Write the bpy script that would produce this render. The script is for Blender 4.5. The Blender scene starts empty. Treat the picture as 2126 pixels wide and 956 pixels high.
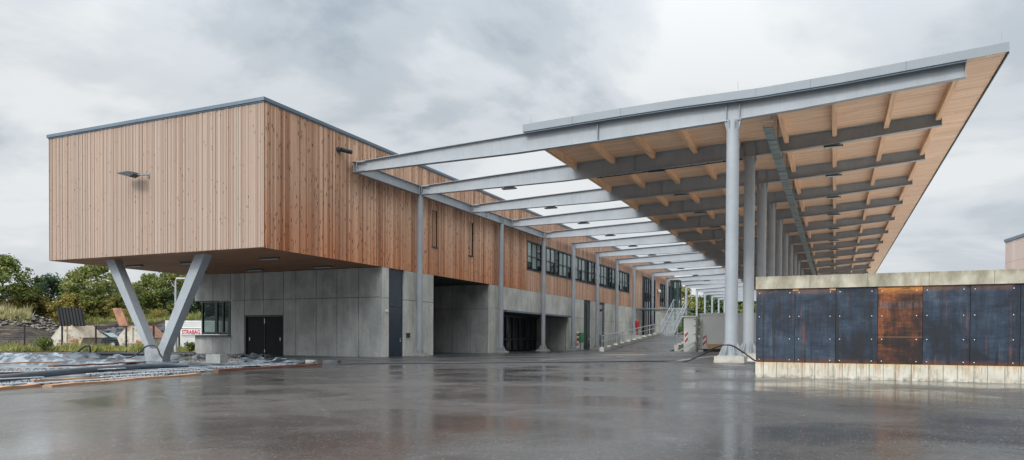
import bpy, bmesh, math, random
from mathutils import Vector, Matrix, noise as mnoise
from math import radians as RAD
random.seed(7)
S = bpy.context.scene
COL = S.collection

# ------------------------------------------------------------------ camera
YAW, PITCH, ROLL, FPX, CY, CX, CH = 4.25638178e-01, -1.34868290e-02, 5.01544660e-03, 1477.33853, 723.872673, 1063.0, 1.1
F0 = Vector((-math.sin(YAW), math.cos(YAW), 0)); R0 = Vector((math.cos(YAW), math.sin(YAW), 0)); U0 = Vector((0, 0, 1))
F2 = F0*math.cos(PITCH)+U0*math.sin(PITCH); U2 = U0*math.cos(PITCH)-F0*math.sin(PITCH)
R3 = R0*math.cos(ROLL)+U2*math.sin(ROLL); U3 = U2*math.cos(ROLL)-R0*math.sin(ROLL)
cam = bpy.data.cameras.new('camera'); co = bpy.data.objects.new('camera', cam); COL.objects.link(co)
m = Matrix((R3, U3, -F2)).transposed().to_4x4(); m.translation = (0, 0, CH); co.matrix_world = m
cam.sensor_width = 36; cam.lens = FPX/2126*36; cam.shift_y = (CY-478)/2126; cam.clip_end = 3000; cam.clip_start = .05
S.camera = co

def at(u, v, z=None, d=None):
    """survey helper: site coordinates of a measured point, on height z or at depth d"""
    D = R3*((u-CX)/FPX) - U3*((v-CY)/FPX) + F2
    t = (z-CH)/D.z if z is not None else d
    return Vector((0, 0, CH)) + D*t

# ------------------------------------------------------------------ mesh builder
class MB:
    def __init__(s): s.v = []; s.f = []
    def add(s, vs, fs):
        n = len(s.v); s.v += [tuple(v) for v in vs]; s.f += [tuple(i+n for i in f) for f in fs]; return s
    def box(s, x0, x1, y0, y1, z0, z1):
        return s.add([(x0,y0,z0),(x1,y0,z0),(x1,y1,z0),(x0,y1,z0),(x0,y0,z1),(x1,y0,z1),(x1,y1,z1),(x0,y1,z1)],
                     [(0,3,2,1),(4,5,6,7),(0,1,5,4),(1,2,6,5),(2,3,7,6),(3,0,4,7)])
    def obox(s, c, ax, ay, az):   # centre and three half-axis vectors
        c, ax, ay, az = map(Vector, (c, ax, ay, az))
        vs = [c+ax*i+ay*j+az*k for k in (-1, 1) for (i, j) in ((-1,-1),(1,-1),(1,1),(-1,1))]
        return s.add(vs, [(0,3,2,1),(4,5,6,7),(0,1,5,4),(1,2,6,5),(2,3,7,6),(3,0,4,7)])
    def bar(s, a, b, w, h, up=(0,0,1)):
        a, b = Vector(a), Vector(b); d = (b-a)
        L = d.length; d.normalize(); side = d.cross(Vector(up))
        if side.length < 1e-4: side = d.cross(Vector((1,0,0)))
        side.normalize(); u = side.cross(d)
        return s.obox((a+b)/2, d*L/2, side*w/2, u*h/2)
    def tube(s, pts, r, n=8, caps=True):
        pts = [Vector(p) for p in pts]; rs = r if isinstance(r, (list, tuple)) else [r]*len(pts)
        base = len(s.v); up = None
        for i, p in enumerate(pts):
            t = (pts[min(i+1, len(pts)-1)]-pts[max(i-1, 0)]).normalized()
            if up is None: up = t.orthogonal().normalized()
            up = (up - t*up.dot(t)).normalized(); w = t.cross(up)
            for k in range(n):
                a = 2*math.pi*k/n; s.v.append(tuple(p+(up*math.cos(a)+w*math.sin(a))*rs[i]))
        for i in range(len(pts)-1):
            for k in range(n):
                a, b = base+i*n+k, base+i*n+(k+1) % n
                s.f.append((a, b, b+n, a+n))
        if caps:
            s.f.append(tuple(base+k for k in range(n))[::-1]); e = base+(len(pts)-1)*n; s.f.append(tuple(e+k for k in range(n)))
        return s
    def prism(s, poly, a, b):     # poly: 3D points, extruded from offset vector a to b
        n = len(poly); a, b = Vector(a), Vector(b)
        vs = [Vector(p)+a for p in poly]+[Vector(p)+b for p in poly]
        return s.add(vs, [tuple(range(n))[::-1], tuple(range(n, 2*n))]+[(i, (i+1) % n, (i+1) % n+n, i+n) for i in range(n)])
    def blob(s, c, r, sub=1, jit=.25, sq=(1,1,1)):
        bm = bmesh.new(); bmesh.ops.create_icosphere(bm, subdivisions=sub, radius=1)
        c = Vector(c); n = len(s.v)
        for v in bm.verts:
            k = r*(1+random.uniform(-jit, jit)); s.v.append((c.x+v.co.x*k*sq[0], c.y+v.co.y*k*sq[1], c.z+v.co.z*k*sq[2]))
        s.f += [tuple(n+v.index for v in f.verts) for f in bm.faces]; bm.free(); return s
    def build(s, name, mat, parent=None, off=(0,0,0), smooth=False, fix=True):
        me = bpy.data.meshes.new(name); o3 = Vector(off)
        me.from_pydata([tuple(Vector(v)-o3) for v in s.v], [], s.f)
        if fix:
            bm = bmesh.new(); bm.from_mesh(me); bmesh.ops.recalc_face_normals(bm, faces=bm.faces); bm.to_mesh(me); bm.free()
        me.materials.append(mat)
        if smooth:
            for p in me.polygons: p.use_smooth = True
        me.update()
        o = bpy.data.objects.new(name, me); COL.objects.link(o)
        if parent: o.parent = parent
        return o
def smooth_angle(o, deg=35):
    me = o.data
    for p in me.polygons: p.use_smooth = True
    bm = bmesh.new(); bm.from_mesh(me)
    for e in bm.edges:
        if len(e.link_faces) == 2 and e.calc_face_angle(0) > RAD(deg): e.smooth = False
    bm.to_mesh(me); bm.free(); return o

def tag(o, label, cat, group=None):
    o['label'] = label; o['category'] = cat
    if group: o['group'] = group
    return o
def single(name, mb, mat, label, cat, loc, group=None, smooth=False, kind=None):
    o = mb.build(name, mat, None, loc); o.location = loc; tag(o, label, cat, group)
    if smooth: smooth_angle(o)
    if kind: o['kind'] = kind
    return o
class Thing:
    def __init__(s, name, label, cat, loc=(0,0,0), group=None):
        s.o = bpy.data.objects.new(name, None); COL.objects.link(s.o); s.loc = Vector(loc); s.o.location = loc
        s.o.empty_display_size = .3; tag(s.o, label, cat, group)
    def part(s, name, mb, mat, parent=None, smooth=False, label=None):
        o = mb.build(name, mat, parent or s.o, s.loc)
        if smooth: smooth_angle(o)
        if label: o['label'] = label
        return o
def struct(name, mb, mat, kind='structure', smooth=False, label=None):
    o = mb.build(name, mat); o['kind'] = kind
    if smooth: smooth_angle(o, 60)
    if label: o['label'] = label
    return o
def copy_tree(o, loc, label, rotz=None, scale=None):
    def cp(a, parent):
        c = a.copy(); COL.objects.link(c); c.parent = parent
        for ch in a.children: cp(ch, c)
        return c
    c = cp(o, None); c.location = loc; c['label'] = label
    if rotz is not None: c.rotation_euler = (0, 0, rotz)
    if scale is not None: c.scale = scale
    return c

# ------------------------------------------------------------------ materials
class NT:
    def __init__(s, mat): s.t = mat.node_tree; s.n = s.t.nodes; s.l = s.t.links
    def new(s, k, **kw):
        nd = s.n.new(k)
        for a, b in kw.items(): setattr(nd, a, b)
        return nd
    def link(s, a, b): s.l.new(a, b)
    def math(s, op, a, b=None, c=None, clamp=False):
        nd = s.new('ShaderNodeMath', operation=op, use_clamp=clamp)
        for i, x in enumerate((a, b, c)):
            if x is None: continue
            if isinstance(x, (int, float)): nd.inputs[i].default_value = x
            else: s.link(x, nd.inputs[i])
        return nd.outputs[0]
    def pos(s):
        g = s.new('ShaderNodeNewGeometry'); return g.outputs['Position']
    def sep(s, v):
        nd = s.new('ShaderNodeSeparateXYZ'); s.link(v, nd.inputs[0]); return nd.outputs
    def comb(s, x, y, z):
        nd = s.new('ShaderNodeCombineXYZ')
        for i, a in enumerate((x, y, z)):
            if isinstance(a, (int, float)): nd.inputs[i].default_value = a
            else: s.link(a, nd.inputs[i])
        return nd.outputs[0]
    def scale(s, v, sc):
        nd = s.new('ShaderNodeVectorMath', operation='MULTIPLY'); s.link(v, nd.inputs[0]); nd.inputs[1].default_value = sc; return nd.outputs[0]
    def noise(s, v, sc=1, det=4, rough=.55, dist=0, color=False):
        nd = s.new('ShaderNodeTexNoise'); s.link(v, nd.inputs['Vector'])
        nd.inputs['Scale'].default_value = sc; nd.inputs['Detail'].default_value = det
        nd.inputs['Roughness'].default_value = rough; nd.inputs['Distortion'].default_value = dist
        return nd.outputs['Color' if color else 'Fac']
    def ramp(s, f, stops, interp='LINEAR'):
        nd = s.new('ShaderNodeValToRGB'); s.link(f, nd.inputs[0]); e = nd.color_ramp.elements; nd.color_ramp.interpolation = interp
        while len(e) > len(stops): e.remove(e[-1])
        while len(e) < len(stops): e.new(1)
        for k, (p, c) in enumerate(stops):
            e[k].position = p; e[k].color = (*c, 1) if isinstance(c, (tuple, list)) else (c, c, c, 1)
        return nd.outputs[0]
    def mix(s, f, a, b, mode='MIX'):
        nd = s.new('ShaderNodeMix', data_type='RGBA', blend_type=mode)
        if isinstance(f, (int, float)): nd.inputs['Factor'].default_value = f
        else: s.link(f, nd.inputs['Factor'])
        for i, x in ((6, a), (7, b)):
            if isinstance(x, (tuple, list)): nd.inputs[i].default_value = (*x, 1) if len(x) == 3 else x
            else: s.link(x, nd.inputs[i])
        return nd.outputs[2]
    def maprange(s, v, a, b, c=0, d=1):
        nd = s.new('ShaderNodeMapRange'); s.link(v, nd.inputs[0])
        for i, x in enumerate((a, b, c, d)): nd.inputs[i+1].default_value = x
        return nd.outputs[0]
    def white(s, v):
        nd = s.new('ShaderNodeTexWhiteNoise', noise_dimensions='3D'); s.link(v, nd.inputs['Vector']); return nd.outputs['Value']
    def bump(s, h, strength=.3, dist=.01):
        nd = s.new('ShaderNodeBump'); nd.inputs['Strength'].default_value = strength; nd.inputs['Distance'].default_value = dist
        s.link(h, nd.inputs['Height']); return nd.outputs[0]
    def bsdf(s): return s.n['Principled BSDF']
def mat(name, color=(.5,.5,.5), rough=.5, metal=0, spec=None):
    ma = bpy.data.materials.new(name); ma.use_nodes = True; b = ma.node_tree.nodes['Principled BSDF']
    b.inputs['Base Color'].default_value = (*color, 1); b.inputs['Roughness'].default_value = rough; b.inputs['Metallic'].default_value = metal
    if spec is not None: b.inputs['Specular IOR Level'].default_value = spec
    return ma, NT(ma)
def setcol(n, col, rough=None, normal=None):
    b = n.bsdf(); n.link(col, b.inputs['Base Color'])
    if rough is not None: n.link(rough, b.inputs['Roughness'])
    if normal is not None: n.link(normal, b.inputs['Normal'])
def mottled(name, c1, c2, sc=1.5, rough=.6, metal=0, bump=0, stretch=(1,1,1), fine=0.0, spec=None):
    ma, n = mat(name, c1, rough, metal, spec); p = n.scale(n.pos(), stretch)
    f = n.noise(p, sc, 5, .6); col = n.ramp(f, [(.3, c1), (.7, c2)])
    if fine:
        g = n.noise(n.pos(), 60, 2, .5); col = n.mix(fine, col, n.ramp(g, [(.3, 0), (.7, 1)]), 'OVERLAY')
    nb = n.bump(n.noise(p, sc*12, 3), bump, .01) if bump else None
    setcol(n, col, None, nb); return ma

def boards(name, axis, pale, deep, knot, amber=None, sidestain=False, pitch=.145, across='xy', greyed=0.0):
    ma, n = mat(name, pale, .72, 0, .3); P = n.pos(); x, y, z = n.sep(P)
    h = x if axis == 'x' else y
    idb = n.math('FLOOR', n.math('DIVIDE', h, pitch))
    r1 = n.white(n.comb(idb, 3.1, 0)); r2 = n.white(n.comb(idb, 9.7, 2)); r3 = n.white(n.comb(idb, 1.7, 5))
    gr = n.noise(n.comb(n.math('MULTIPLY', h, 55), n.math('ADD', n.math('MULTIPLY', z, 1.6), n.math('MULTIPLY', r1, 50)), 0), 1, 4, .65)
    big = n.noise(n.comb(n.math('MULTIPLY', h, .35), n.math('MULTIPLY', z, .12), 4), 1, 4, .6)
    mixf = n.math('ADD', n.math('ADD', n.math('MULTIPLY', r1, .5), n.math('MULTIPLY', gr, .42)), n.math('MULTIPLY', big, .3))
    col = n.ramp(mixf, [(.30, pale), (.92, deep)])
    if greyed:
        col = n.mix(n.math('MULTIPLY', n.ramp(r2, [(.55, 0), (.9, 1)]), greyed), col, (.40, .35, .30))
    if amber:
        low = n.maprange(z, 8.6, 5.2, 0, 1)
        lowf = n.math('MULTIPLY', low, n.math('ADD', .45, n.math('MULTIPLY', r3, .75)), clamp=True)
        col = n.mix(lowf, col, amber, 'MULTIPLY')
    if sidestain:
        # water streaks below the long steel beam
        st = n.noise(n.comb(n.math('MULTIPLY', h, 6), n.math('MULTIPLY', z, .25), 8), 1, 4, .7)
        zz = n.math('MULTIPLY', n.maprange(z, 8.7, 10.0, 0, 1), n.maprange(z, 10.6, 10.3, 0, 1))
        ys = n.maprange(y, 31, 33, 0, 1)
        f = n.math('MULTIPLY', n.math('MULTIPLY', zz, ys), n.ramp(st, [(.32, 0), (.62, 1)]), clamp=True)
        col = n.mix(n.math('MULTIPLY', f, .75), col, (.10, .05, .04))
        st2 = n.ramp(n.noise(n.comb(n.math('MULTIPLY', h, 1.3), n.math('MULTIPLY', z, .1), 3), 1, 3, .6), [(.5, 0), (.75, 1)])
        col = n.mix(n.math('MULTIPLY', st2, .35), col, (.20, .09, .05))
    # knots
    vv = n.new('ShaderNodeTexVoronoi', feature='F1'); n.link(n.comb(n.math('DIVIDE', h, pitch), n.math('ADD', n.math('MULTIPLY', z, 2.2), n.math('MULTIPLY', r2, 17)), 0), vv.inputs['Vector']); vv.inputs['Scale'].default_value = 1
    kn = n.math('MULTIPLY', n.math('LESS_THAN', vv.outputs['Distance'], .23 if axis == 'y' else .15), n.math('GREATER_THAN', n.sep(vv.outputs['Color'])[0], knot))
    col = n.mix(n.math('MULTIPLY', kn, .85), col, (.055, .028, .016))
    fr = n.math('FRACT', n.math('DIVIDE', h, pitch))
    edge = n.math('GREATER_THAN', n.math('ABSOLUTE', n.math('SUBTRACT', fr, .5)), .46)
    col = n.mix(n.math('MULTIPLY', edge, .25), col, (.05, .03, .02))
    setcol(n, col, None, n.bump(gr, .25, .004)); return ma

M = {}
M['wood_front'] = boards('larch_pale', 'x', (.445, .328, .258), (.305, .212, .160), .62, None, greyed=.4, pitch=.105)
M['wood_side'] = boards('larch_orange', 'y', (.80, .53, .37), (.32, .15, .085), .30, (1.0, .66, .46), True, pitch=.12)
M['wood_side2'] = boards('larch_far', 'y', (.72, .47, .34), (.43, .24, .155), .6, None, True, pitch=.12)

def planks(name, c1, c2, along='x', pitch=.12, joint=.4):
    ma, n = mat(name, c1, .6, 0, .3); x, y, z = n.sep(n.pos())
    h, l = (y, x) if along == 'x' else (x, y)
    idb = n.math('FLOOR', n.math('DIVIDE', h, pitch)); r = n.white(n.comb(idb, 2, 7))
    seg = n.math('FLOOR', n.math('ADD', n.math('DIVIDE', l, 1.9), n.math('MULTIPLY', r, 7)))
    r2 = n.white(n.comb(idb, seg, 1))
    gr = n.noise(n.comb(n.math('MULTIPLY', l, .9), n.math('MULTIPLY', h, 26), n.math('MULTIPLY', r, 9)), 1, 4, .6)
    f = n.math('ADD', n.math('MULTIPLY', r2, .5), n.math('MULTIPLY', gr, .6))
    col = n.ramp(f, [(.2, c1), (.9, c2)])
    fr = n.math('FRACT', n.math('DIVIDE', h, pitch)); e = n.math('LESS_THAN', fr, .07)
    col = n.mix(n.math('MULTIPLY', e, joint), col, (.04, .02, .01))
    if name == 'ceiling_boards':
        big = n.math('LESS_THAN', n.math('FRACT', n.math('DIVIDE', n.math('SUBTRACT', y, 31.7), 3.45)), .008)
        col = n.mix(n.math('MULTIPLY', big, .55), col, (.10,.06,.04))
        pt = n.white(n.comb(n.math('FLOOR', n.math('DIVIDE', n.math('SUBTRACT', y, 31.7), 3.45)), n.math('FLOOR', n.math('DIVIDE', x, 2.23)), 3)); col = n.mix(n.math('MULTIPLY', pt, .22), col, (.50,.33,.22))
    dots = n.new('ShaderNodeTexVoronoi'); n.link(n.comb(n.math('MULTIPLY', l, 2.2), n.math('MULTIPLY', h, 7), 0), dots.inputs['Vector']); dots.inputs['Scale'].default_value = 1
    col = n.mix(n.math('MULTIPLY', n.math('LESS_THAN', dots.outputs['Distance'], .1), .4), col, (.12, .05, .02))
    setcol(n, col, None, n.bump(gr, .15, .003)); return ma
M['soffit'] = planks('soffit_boards', (.40, .205, .11), (.22, .10, .05), 'x', .14, .6)
M['deck'] = planks('ceiling_boards', (.90, .66, .475), (.68, .43, .29), 'x', .11, .25)
M['glulam'] = planks('glued_timber', (.84, .57, .37), (.62, .37, .22), 'y', .04, .05)

def concrete(name, c1, c2, c3, stain=.5, warm=0):
    ma, n = mat(name, c1, .78, 0, .35); P = n.pos(); x, y, z = n.sep(P)
    big = n.noise(P, .55, 5, .62, .3); st = n.noise(n.scale(P, (1.6, 1.6, .35)), 1.1, 5, .65)
    fine = n.noise(P, 14, 4, .6)
    col = n.ramp(big, [(.3, c1), (.52, c2), (.72, c3)])
    col = n.mix(stain, col, n.ramp(st, [(.32, (.42,.42,.41)), (.6, (.60,.60,.59))]), 'OVERLAY')
    col = n.mix(.25, col, n.ramp(fine, [(.35, .3), (.65, .7)]), 'OVERLAY')
    vv = n.new('ShaderNodeTexVoronoi'); n.link(P, vv.inputs['Vector']); vv.inputs['Scale'].default_value = 3.5
    pit = n.math('MULTIPLY', n.math('LESS_THAN', vv.outputs['Distance'], .035), .6)
    col = n.mix(pit, col, (.05, .05, .05))
    setcol(n, col, n.ramp(big, [(.3, .6), (.7, .85)]), n.bump(fine, .25, .004)); return ma
M['concrete'] = concrete('fairfaced_concrete', (.25,.26,.25), (.33,.335,.325), (.43,.43,.41), .9)  # darker copy for front and recesses, the overhang's shade put into its colour
M['concrete_light'] = concrete('light_concrete', (.40,.405,.375), (.50,.50,.465), (.61,.605,.56), .95)  # paler copy of the same concrete for faces in open daylight

def wallcap():
    ma, n = mat('weathered_coping', (.5,.45,.35), .85, 0, .3); P = n.pos(); x, y, z = n.sep(P)
    a = n.noise(n.scale(P, (1, 1, .5)), 2.2, 6, .65); b = n.noise(P, 40, 3, .6)
    col = n.ramp(a, [(.34, (.21,.19,.14)), (.5, (.34,.31,.235)), (.64, (.47,.44,.36))])
    jx = n.math('FRACT', n.math('DIVIDE', n.math('ADD', x, 1.9), 1.31))
    col = n.mix(n.math('MULTIPLY', n.math('LESS_THAN', jx, .012), .6), col, (.1,.09,.06))
    t = n.maprange(z, 2.62, 2.74, 0, 1)
    col = n.mix(n.math('MULTIPLY', n.math('MULTIPLY', t, n.ramp(n.noise(n.scale(P, (3,3,1)), 2, 4), [(.35, 0), (.65, 1)])), .55), col, (.13,.115,.07))
    vv = n.new('ShaderNodeTexVoronoi'); n.link(P, vv.inputs['Vector']); vv.inputs['Scale'].default_value = 14
    col = n.mix(n.math('MULTIPLY', n.math('LESS_THAN', vv.outputs['Distance'], .12), .35), col, (.12,.1,.07))
    setcol(n, col, None, n.bump(b, .5, .01)); return ma
M['cap'] = wallcap()
def wallbase():
    ma, n = mat('rust_streaked_plinth', (.6,.55,.45), .8, 0, .3); P = n.pos(); x, y, z = n.sep(P)
    drip = n.noise(n.comb(n.math('MULTIPLY', x, 13), 0, n.math('MULTIPLY', z, .9)), 1, 5, .65)
    drip2 = n.noise(n.comb(n.math('MULTIPLY', x, 7), 5, n.math('MULTIPLY', z, 1.1)), 1, 6, .75)
    col = n.ramp(n.noise(P, 3, 5, .6), [(.3, (.45,.42,.34)), (.7, (.62,.585,.50))])
    col = n.mix(n.ramp(drip2, [(.53, 0), (.60, .75)]), col, (.27,.245,.185))
    top = n.maprange(z, .14, .53, .12, 1)
    f = n.math('MULTIPLY', n.ramp(drip, [(.50, 0), (.64, 1)]), top)
    col = n.mix(n.math('MULTIPLY', f, .85), col, (.36,.17,.05))
    f2 = n.math('MULTIPLY', n.maprange(z, .44, .53, 0, 1), .55)
    col = n.mix(f2, col, (.55,.36,.13))
    jx = n.math('FRACT', n.math('ADD', n.math('DIVIDE', n.math('ADD', x, 1.87), .31), n.math('MULTIPLY', n.noise(n.comb(x, 0, 0), 1.1, 1), .9)))
    col = n.mix(n.math('MULTIPLY', n.math('LESS_THAN', jx, .045), .8), col, (.07,.06,.045))
    bt = n.math('MULTIPLY', n.maprange(z, .24, .14, 0, 1), n.ramp(n.noise(P, 9, 4), [(.45, 0), (.6, 1)]))
    col = n.mix(n.math('MULTIPLY', bt, .7), col, (.12,.11,.09))
    setcol(n, col, None, n.bump(n.noise(P, 30, 3), .4, .01)); return ma
M['base'] = wallbase()
def steelplate(name, blue=True):
    ma, n = mat(name, (.03,.04,.06), .5, 0, .5); oi = n.new('ShaderNodeObjectInfo'); P = n.pos()
    ad = n.new('ShaderNodeVectorMath', operation='ADD'); n.link(P, ad.inputs[0])
    n.link(n.comb(n.math('MULTIPLY', oi.outputs['Random'], 37), 0, n.math('MULTIPLY', oi.outputs['Random'], 19)), ad.inputs[1]); Q = ad.outputs[0]
    x, y, z = n.sep(P)
    a = n.noise(n.scale(Q, (1, 1, 1.1)), 1.15, 7, .66, .4); b = n.noise(n.scale(Q, (9, 1, 1.1)), 1.2, 5, .65); c = n.noise(n.scale(Q, (1.2, 1, 9)), 2, 5, .7, .5)
    f = n.math('ADD', n.math('ADD', n.math('MULTIPLY', a, .56), n.math('MULTIPLY', b, .26)), n.math('MULTIPLY', c, .18))
    if blue:
        col = n.ramp(f, [(.40, (.004,.005,.008)), (.46, (.005,.010,.020)), (.52, (.011,.023,.044)), (.58, (.026,.043,.068)), (.68, (.075,.095,.125))])
        rb = n.math('MULTIPLY', n.maprange(z, .66, .55, 0, 1), n.ramp(c, [(.3, .3), (.6, 1)]))
        col = n.mix(rb, col, (.10,.028,.008))
        rt = n.math('MULTIPLY', n.maprange(z, 2.25, 2.42, 0, 1), n.ramp(a, [(.48, 0), (.62, .6)]))
        col = n.mix(rt, col, (.28,.11,.03))
        rd = n.math('MULTIPLY', n.ramp(n.noise(n.scale(Q, (14, 1, .5)), 1, 3, .5), [(.62, 0), (.68, .8)]), n.ramp(a, [(.45, 0), (.55, 1)]))
        col = n.mix(rd, col, (.13,.04,.012))
        dk = n.math('MULTIPLY', n.ramp(n.noise(n.scale(Q, (9, 1, .22)), 1, 2, .4), [(.56, 0), (.63, 1)]), n.maprange(z, 2.3, 1.7, .2, 1))
        col = n.mix(n.math('MULTIPLY', dk, .75), col, (.006,.006,.008))
    else:
        col = n.ramp(f, [(.41, (.003,.002,.002)), (.48, (.016,.005,.0025)), (.54, (.075,.020,.005)), (.62, (.24,.07,.014))])
        t = n.math('MULTIPLY', n.maprange(z, 2.22, 2.42, 0, 1), n.ramp(c, [(.40, .25), (.50, 1)]))
        col = n.mix(t, col, (.60,.23,.04))
        gx = n.math('SUBTRACT', x, 2.44); gz_ = n.math('SUBTRACT', z, .86)
        rr_ = n.math('SQRT', n.math('ADD', n.math('POWER', gx, 2), n.math('POWER', gz_, 2)))
        spl = n.math('MULTIPLY', n.maprange(rr_, .30, .05, 0, 1), n.ramp(n.noise(n.scale(P, (9, 1, 4)), 1.6, 5, .7, 1.2), [(.42, 0), (.50, 1)]))
        col = n.mix(n.math('MULTIPLY', spl, .9), col, (.42,.13,.03))
        bl = n.math('MULTIPLY', .4, n.math('MULTIPLY', n.math('MULTIPLY', n.maprange(z, 1.85, 1.95, 0, 1), n.maprange(z, 2.08, 1.98, 0, 1)), n.ramp(b, [(.4, 0), (.6, .7)])))
        col = n.mix(bl, col, (.16,.18,.21))
        ln = n.math('LESS_THAN', n.math('ABSOLUTE', n.math('SUBTRACT', z, 1.19)), .007)
        col = n.mix(n.math('MULTIPLY', ln, .5), col, (.42,.2,.08))
    setcol(n, col, n.ramp(b, [(.3, .42), (.7, .7)]), n.bump(a, .08, .01)); return ma
M['plate'] = steelplate('blue_black_steel'); M['plate_rust'] = steelplate('rusty_steel', False)

M['steel'] = mottled('grey_painted_steel', (.335,.36,.38), (.38,.405,.425), .8, .42, 0, .02)
def steelpaint():
    ma, n = mat('grey_painted_steel', (.36,.38,.40), .42); P = n.pos(); x, y, z = n.sep(P)
    a = n.noise(P, .9, 5, .6); run = n.noise(n.comb(n.math('MULTIPLY', x, 9), n.math('MULTIPLY', y, 9), n.math('MULTIPLY', z, .35)), 1, 5, .7)
    col = n.ramp(a, [(.3, (.29,.315,.338)), (.7, (.355,.38,.402))])
    col = n.mix(n.ramp(run, [(.52, 0), (.75, .35)]), col, (.20,.205,.20))
    lo = n.math('MULTIPLY', n.maprange(z, 1.1, .2, 0, .55), n.ramp(n.noise(P, 5, 5, .7), [(.4, 0), (.6, 1)]))
    col = n.mix(lo, col, (.17,.165,.15))
    setcol(n, col, n.ramp(run, [(.3, .34), (.7, .55)]), n.bump(a, .1, .02)); return ma
M['steel'] = steelpaint()
M['fascia'] = mottled('aluminium_fascia', (.215,.24,.26), (.25,.275,.295), .5, .45, .1)
M['roofedge'] = mottled('dark_zinc_edge', (.105,.145,.185), (.14,.18,.22), .7, .4, .2)
M['frame'] = mottled('anthracite_frame', (.018,.024,.030), (.028,.036,.044), 2, .4)
M['doorblue'] = mottled('dark_blue_door', (.010,.022,.042), (.016,.034,.060), .9, .22)
M['doorblack'] = mottled('black_door', (.004,.005,.006), (.008,.009,.010), 1.5, .5, spec=.15)
M['galv'] = mottled('galvanised_steel', (.38,.43,.45), (.58,.62,.64), 9, .4, .5)
M['galvdark'] = mottled('galvanised_tray', (.16,.22,.23), (.30,.36,.37), 12, .45, .3)
M['white'] = mottled('off_white_paint', (.62,.63,.60), (.72,.73,.70), 1.2, .5)
M['whitegrey'] = mottled('container_paint', (.56,.58,.56), (.64,.65,.63), .8, .5)
M['lampgrey'] = mottled('lamp_housing', (.42,.45,.48), (.52,.55,.58), 3, .45)
M['dark'] = mottled('dark_housing', (.03,.035,.04), (.05,.055,.06), 3, .5)
M['rubber'] = mottled('black_rubber', (.012,.014,.017), (.022,.025,.028), 5, .4)
M['hose'] = mottled('grey_blue_hose', (.045,.06,.075), (.075,.095,.115), 4, .35)
M['red'] = mottled('red_paint', (.40,.025,.025), (.50,.04,.035), 5, .45)
M['green'] = mottled('green_box', (.015,.19,.06), (.02,.23,.075), 5, .45)
M['orange'] = mottled('ochre_rust', (.42,.22,.07), (.52,.30,.11), 6, .7)
M['rustlid'] = mottled('rust_brown_lid', (.17,.075,.045), (.40,.17,.08), 1.6, .65)
M['tanlid'] = mottled('weathered_lid', (.34,.27,.18), (.56,.47,.36), 2.2, .7)
M['plank'] = mottled('formwork_board', (.32,.155,.08), (.50,.30,.17), 1.2, .6, 0, .4, (1,1,6))
M['plankred'] = mottled('dark_red_board', (.10,.035,.022), (.20,.085,.05), 1.4, .5, 0, .3)
M['plate_white'] = mat('rivet', (.85,.85,.85), .4)[0]
M['blocks'] = mottled('pale_block', (.20,.205,.20), (.30,.30,.29), 4, .8, 0, .4)
M['footing'] = mottled('footing_concrete', (.30,.28,.235), (.50,.47,.40), 3, .85, 0, .5)
M['gravel'] = mottled('loose_gravel', (.14,.13,.115), (.30,.28,.25), 9, .9, 0, 1.0)
def skipmat():
    ma, n = mat('rusty_white_skip', (.6,.57,.5), .7, 0, .3); P = n.pos()
    a = n.noise(P, 1.3, 6, .7); col = n.ramp(a, [(.34, (.66,.63,.56)), (.52, (.52,.48,.40)), (.6, (.36,.20,.10)), (.7, (.18,.08,.04))]); setcol(n, col); return ma
M['skip'] = skipmat()
M['carpaint'] = mottled('dark_car_paint', (.012,.016,.022), (.016,.02,.028), 1, .2)
def glassy(name, col, rough=.04, ior=1.5, tr=0.0):
    ma, n = mat(name, col, rough); b = n.bsdf(); b.inputs['IOR'].default_value = ior
    if tr:
        t = n.new('ShaderNodeBsdfTransparent'); t.inputs[0].default_value = (.75,.85,.84,1); mx = n.new('ShaderNodeMixShader')
        mx.inputs[0].default_value = tr; n.link(b.outputs[0], mx.inputs[1]); n.link(t.outputs[0], mx.inputs[2])
        n.link(mx.outputs[0], n.n['Material Output'].inputs[0])
    w = n.noise(n.pos(), .5, 2); n.link(n.bump(w, .05, .05), b.inputs['Normal'])
    return ma
M['glass'] = glassy('window_glass', (.012,.022,.026), .03, 1.6)
M['glassblind'] = glassy('window_glass_pale', (.30,.36,.35), .08, 1.55)
M['glassclear'] = glassy('clear_glass', (.02,.04,.04), .02, 1.5, .65)
M['interior'] = mottled('dim_interior', (.03,.035,.035), (.06,.065,.06), 1, .8)

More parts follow.
